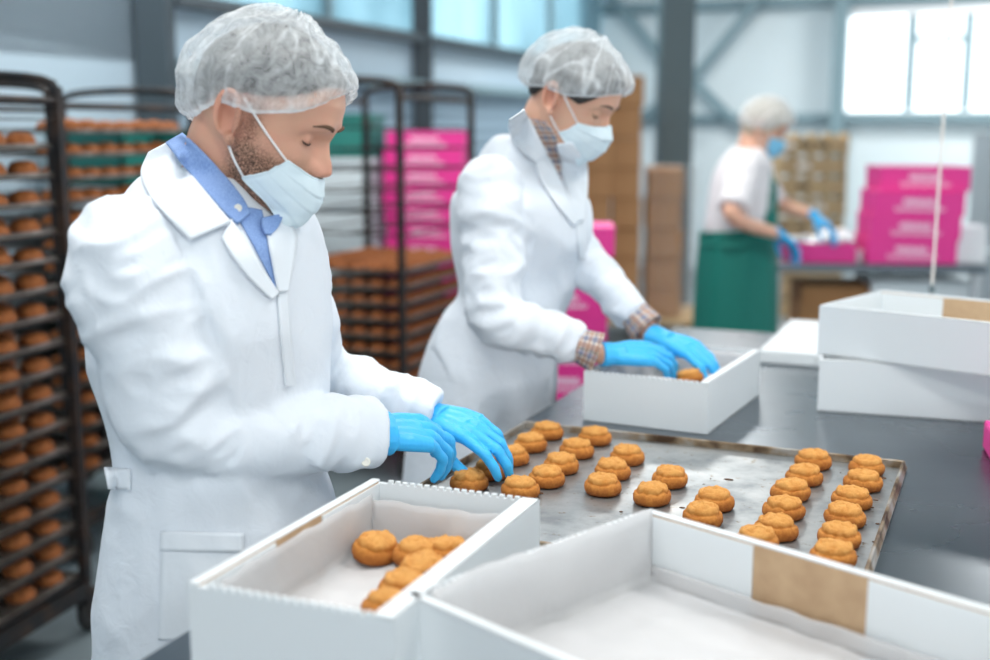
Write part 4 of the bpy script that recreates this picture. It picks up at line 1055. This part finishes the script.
def cuff_tube(name, A, B, r0, r1, m, parent, n=28):
    A = V(A); B = V(B); d = (B-A).normalized(); X = d.cross(UP).normalized(); Y = d.cross(X); k = 7
    vs = []; fs = []; uv = []
    for i in range(k+1):
        for j in range(n+1):
            a = 2*PI*j/n; r = lerp(r0, r1, i/k)*(1+.04*math.sin(3*a+i*.6)); vs.append(A+(B-A)*(i/k)+X*r*math.cos(a)+Y*r*math.sin(a)); uv.append((j/n, i/k))
    for i in range(k):
        for j in range(n): fs.append((i*(n+1)+j, i*(n+1)+j+1, (i+1)*(n+1)+j+1, (i+1)*(n+1)+j))
    me = bpy.data.meshes.new(name); me.from_pydata([tuple(v) for v in vs], [], fs); ul = me.uv_layers.new()
    for l in me.loops: ul.data[l.index].uv = uv[l.vertex_index]
    return link(name, solidify(me, .002, 0), m, parent, True)
for el, wr, tgt in ((elRw, wrRw, PD(612, 357, 2.40)), (elLw, wrLw, PD(664, 337, 2.60))):
    d = (wr-el).normalized(); cuff_tube('shirt_cuff', wr-d*.03, wr+d*.045, .029, .043, M['check'], wom)
dR = (wrRw-elRw).normalized(); dL = (wrLw-elLw).normalized()
g = G(); w0 = PD(614, 354, 2.44); Xh = (PD(692, 364, 2.50)-w0).normalized()
hand_geo(g, w0, Xh+UP*.12, UP+V((0, -.5, 0)), 1, [(.35, .5, .35), (.35, .5, .35), (.45, .5, .35), (.5, .55, .35)], [(.7, .5, -.5), (.85, .2, -.45), (.9, 0, -.4)], 1.02, cuff=.03, cw=.031)
link('glove', remesh(g.mesh(), .0022, 4), M['glove'], wom, True)
g = G(); w1 = PD(662, 339, 2.61); Xl = (PD(708, 366, 2.53)-w1).normalized()
hand_geo(g, w1, Xl+UP*.14, UP+V((.1, -.3, 0)), -1, [(.35, .55, .4), (.3, .5, .35), (.35, .5, .35), (.45, .5, .35)], [(.7, .55, -.5), (.85, .3, -.5), (.9, 0, -.5)], 1.02, cuff=.03, cw=.031)
link('glove', remesh(g.mesh(), .0022, 4), M['glove'], wom, True)
pk = PD(690, 384, 2.50); cookie(V((pk.x, pk.y, pk.z)), 'brown cookie held in the woman\'s gloved fingers', None, tilt=(.2, .1))
#@@THIRD
# ---- the worker in the background
fwT = V((.985, -.17, 0)).normalized(); lfT = V((-fwT.y, fwT.x, 0))
HT = PD(764, 127, 5.45); BT = V((HT.x, HT.y, 0))-fwT*.11
t3 = empty('person', 'background worker in green apron, white shirt and blue mask', 'person', (BT.x, BT.y, 0))
Mt = head_matrix(HT, (fwT+V((.05, -.15, 0))).normalized(), math.radians(24)) @ Matrix.Scale(.98, 4)
shRt, shLt = BT-lfT*.17+fwT*.03+UP*1.335, BT+lfT*.17+fwT*.03+UP*1.335
elRt, wrRt = PD(732, 214, 5.12), PD(779, 234, 5.20); elLt, wrLt = PD(775, 200, 5.85), PD(815, 216, 5.75)
g = G(); head_geo(g, Mt, 60, 48)
nb = BT+fwT*.05+UP*1.34; q, r = smooth_tube([nb, Mt @ V((-.03, 0, -.06)), Mt @ V((-.03, 0, 0))], [.07, .056, .05], 5); g.tube(q, r, 16)
g.rings(torso_rings(BT, fwT, [(.80, 0, .16, .13), (1.0, 0, .16, .13), (1.2, .02, .16, .12), (1.33, .03, .12, .08)], 24))
for sh, el, wr in ((shRt, elRt, wrRt), (shLt, elLt, wrLt)): q, r = smooth_tube([sh, el, wr], [.045, .038, .026], 6); g.tube(q, r, 12)
for s in (-1, 1):
    a = BT+lfT*(.09*s); q, r = smooth_tube([a+UP*.88, a+UP*.5, a+UP*.1], [.08, .055, .04], 6); g.tube(q, r, 12); g.sphere(a+UP*.07+fwT*.03, .04, 8)
me = remesh(g.mesh(), .006, 3); beard_attr(me, Mt, lambda p: 0); link('body', me, M['skin_w'], t3, True)
hair_shell(Mt, t3, M['hair_grey'], lambda u: interp([(0, .06), (.8, .05), (1.3, -.01), (2.3, -.06), (PI, -.07)], wrap_a(u)), .012)
bouffant('hair_net', Mt, M['cap2'], t3, lambda u: interp([(0, .05), (.8, .045), (1.4, .0), (2.4, -.03), (PI, -.04)], wrap_a(u)), lambda a: .022, seed=13, top=.024)
mask_surf(Mt, t3, lambda u: -.015-.014*u, lambda u: -.12+.03*u*u, lambda z: interp([(-.14, .075), (-.10, .106), (-.045, .120), (-.01, .103)], z), M['mask_blue'], side=1.05)
g = G(); g.rings(torso_rings(BT, fwT, [(.88, 0, .165, .135), (.98, 0, .17, .138), (1.1, .01, .18, .15), (1.25, .02, .185, .14), (1.34, .03, .17, .12), (1.39, .035, .12, .09), (1.42, .04, .07, .065)], 40))
sleeve_geo(g, [shRt+lfT*.03, shRt-lfT*.01, lerp(shRt, elRt, .5), lerp(shRt, elRt, .9)], [.07, .075, .072, .07], .06)
sleeve_geo(g, [shLt-lfT*.03, shLt+lfT*.01, lerp(shLt, elLt, .5), lerp(shLt, elLt, .9)], [.07, .075, .07, .066], .06)
me = remesh(g.mesh(), .009, 5); fold(me, .006, [(shRt, elRt, .07, 14, 1), (BT+UP*.7, BT+UP*1.3, .15, 5, 1)], seed=3); link('shirt', me, M['white_cloth'], t3, True)
g = G()                                                  # apron: skirt wrapped round, bib in front
def apron(z, t, w, d): a = t; return V((BT.x, BT.y, 0))+fwT*(.01+d*math.cos(a))+lfT*(w*math.sin(a))+UP*z
rs = []
for z, w, d, sp_ in spline([(.50, .215, .19, 3.05), (.65, .212, .187, 3.05), (.85, .207, .18, 3.05), (.97, .203, .172, 3.0), (1.03, .20, .17, 2.9), (1.06, .20, .17, 1.0), (1.1, .195, .168, .85), (1.27, .19, .160, .7)], 5):
    rs.append([apron(z, lerp(-sp_, sp_, k/40), w+.006*math.sin(k*1.3), d+.006*math.sin(k*1.3)) for k in range(41)])
g.rings(rs, cap=False, loop=False)
ap = link('apron', solidify(g.mesh(), .004, 1), M['apron'], t3, True)
for s in (-1, 1):
    link('apron_strap', G().tube(spline([tuple(apron(1.26, .6*s, .20, .168)), tuple(BT+fwT*.12+lfT*.07*s+UP*1.35), tuple(BT+fwT*.02+lfT*.065*s+UP*1.40), tuple(BT-fwT*.03+UP*1.395)], 6), .011, 8, flat=.4).mesh(), M['apron'], ap, True)
link('apron_tie', G().tube([apron(.985, lerp(-PI, PI, k/40), .205, .172) for k in range(40)], .009, 6, closed=True).mesh(), M['apron'], ap, True)
link('trousers', remesh(G().tube([BT+lfT*.085+UP*.85, BT+lfT*.085+UP*.09], [.10, .08], 14).tube([BT-lfT*.085+UP*.85, BT-lfT*.085+UP*.09], [.10, .08], 14).mesh(), .012, 4), M['white_cloth'], t3, True)
for s in (-1, 1): shoe(t3, V((BT.x, BT.y, 0))+lfT*(.09*s), fwT)
for wr, el, sd in ((wrRt, elRt, 1), (wrLt, elLt, -1)):
    g = G(); d = (wr-el).normalized(); hand_geo(g, wr, d-UP*.35, UP, sd, [(.3, .5, .3)]*4, [(.7, .5, -.5), (.85, .2, -.45), (.9, 0, -.4)], 1.0, cuff=.03)
    link('glove', remesh(g.mesh(), .004, 3), M['glove'], t3, True)
#@@DETAIL
# ---- collars, lapels, pockets lying on the coats
def both(parent):
    vs = []; fs = []
    for c in parent.children:
        if c.name.split('.')[0] in ('body', 'lab_coat'):
            n = len(vs); vs += [v.co.copy() for v in c.data.vertices]; fs += [tuple(i+n for i in p.vertices) for p in c.data.polygons]
    return BVHTree.FromPolygons(vs, fs)
bv = both(man)
sh = drape('shirt', bv, [(230, 204, 262, 210), (246, 232, 266, 230), (260, 258, 272, 254), (277, 291, 280, 288)], 10, 6, M['shirt'], man, .003, .002)
drape('shirt_collar', bv, [(166, 143, 183, 133), (184, 166, 205, 154), (205, 191, 227, 178), (226, 214, 244, 200), (238, 224, 250, 213)], 8, 6, M['shirt'], man, .009, .003)
drape('shirt_collar', bv, [(262, 218, 284, 213), (262, 226, 279, 226), (265, 234, 271, 235)], 6, 4, M['shirt'], man, .013, .003)
p = drape('collar', bv, [(148, 152, 173, 139), (141, 176, 185, 165), (158, 206, 206, 192), (190, 240, 231, 222)], 12, 8, M['coat_trim'], man, .012, .003)
drape('lapel', bv, [(222, 238, 231, 219), (232, 256, 245, 240), (250, 279, 261, 266), (272, 300, 279, 293)], 6, 8, M['coat_trim'], man, .008, .003)
drape('lapel', bv, [(264, 222, 288, 220), (268, 240, 297, 236), (272, 262, 294, 262), (278, 292, 288, 292)], 6, 8, M['coat_trim'], man, .008, .003)
drape('placket', bv, [(277, 290, 288, 290), (281, 345, 292, 345), (284, 372, 295, 372), (285, 386, 296, 386)], 4, 10, M['coat_trim'], man, .003, .002)
drape('pocket', bv, [(161, 549, 243, 551), (160, 580, 243, 582), (158, 640, 240, 640)], 16, 12, M['coat_trim'], man, .003, .002)
drape('pocket_hem', bv, [(160, 531, 244, 533), (160, 551, 244, 553)], 16, 4, M['coat_trim'], man, .005, .002)
drape('belt', bv, [(104, 468, 130, 469), (108, 489, 130, 490)], 8, 4, M['coat_trim'], man, .006, .003)
def button(bv, px, py, r, m, parent, off):
    d = ray(px, py).normalized(); loc, nn, _, _ = bv.ray_cast(V((0, 0, HC)), d)
    if loc is None: return
    n = -d; X = n.cross(UP).normalized(); Y = n.cross(X)
    link('button', G().lathe([(.001, 0), (r, 0), (r, .002), (r*.75, .0025), (r*.6, .0018), (.001, .0018)], 14, loc+n*off, X, Y, n).mesh(), m, parent, True)
button(bv, 238, 208, .0055, M['button'], man, .012)
button(bv, 366, 462, .007, M['button'], man, .001)
bv = both(wom)
drape('shirt', bv, [(528, 118, 546, 122), (536, 136, 556, 136), (546, 160, 560, 160), (556, 182, 562, 182)], 8, 6, M['check'], wom, .003, .002, uvs=(.4, 1.6))
drape('collar', bv, [(509, 119, 524, 109), (510, 134, 532, 124), (517, 148, 541, 141), (537, 163, 548, 152)], 8, 7, M['coat_trim'], wom, .012, .003)
drape('lapel', bv, [(535, 164, 545, 150), (542, 182, 557, 172), (556, 204, 569, 198), (574, 226, 578, 222)], 6, 7, M['coat_trim'], wom, .008, .003)
drape('lapel', bv, [(557, 144, 572, 142), (560, 160, 586, 158), (565, 184, 588, 186), (576, 222, 584, 222)], 6, 7, M['coat_trim'], wom, .008, .003)
drape('placket', bv, [(576, 222, 584, 222), (578, 260, 586, 260)], 4, 10, M['coat_trim'], wom, .003, .002)

#@@LIGHT
# ------------------------------------------------------------------ light
w = bpy.data.worlds.new('sky'); scn.world = w; w.use_nodes = True
bg = w.node_tree.nodes['Background']; bg.inputs['Color'].default_value = (.90, .96, 1.0, 1); bg.inputs['Strength'].default_value = 2.1
def area(loc, rot, sx, sy, e, col=(1, .98, .95)):
    l = bpy.data.lights.new('added area light', 'AREA'); l.shape = 'RECTANGLE'; l.size = sx; l.size_y = sy; l.energy = e; l.color = col
    o = bpy.data.objects.new('added_area_light', l); C.objects.link(o); o.location = loc; o.rotation_euler = rot; return o
for x, y, e in ((-.2, -1.4, 42), (1.8, -1.2, 18), (-.8, 1.6, 30), (1.6, 2.0, 30), (0, 5, 40), (7, 4.5, 60), (1.5, 9.5, 95), (5, 10, 95), (-1.6, 5, 30)):  # unseen lights added under the ceiling; those behind the camera fill front faces
    area((x, y, CEIL-.1), (0, 0, -math.radians(22.5)), 1.4, .5, e)
scn.view_settings.view_transform = 'Standard'; scn.view_settings.look = 'None'; scn.view_settings.gamma = 1; scn.view_settings.exposure = .70
scn.view_settings.use_curve_mapping = False
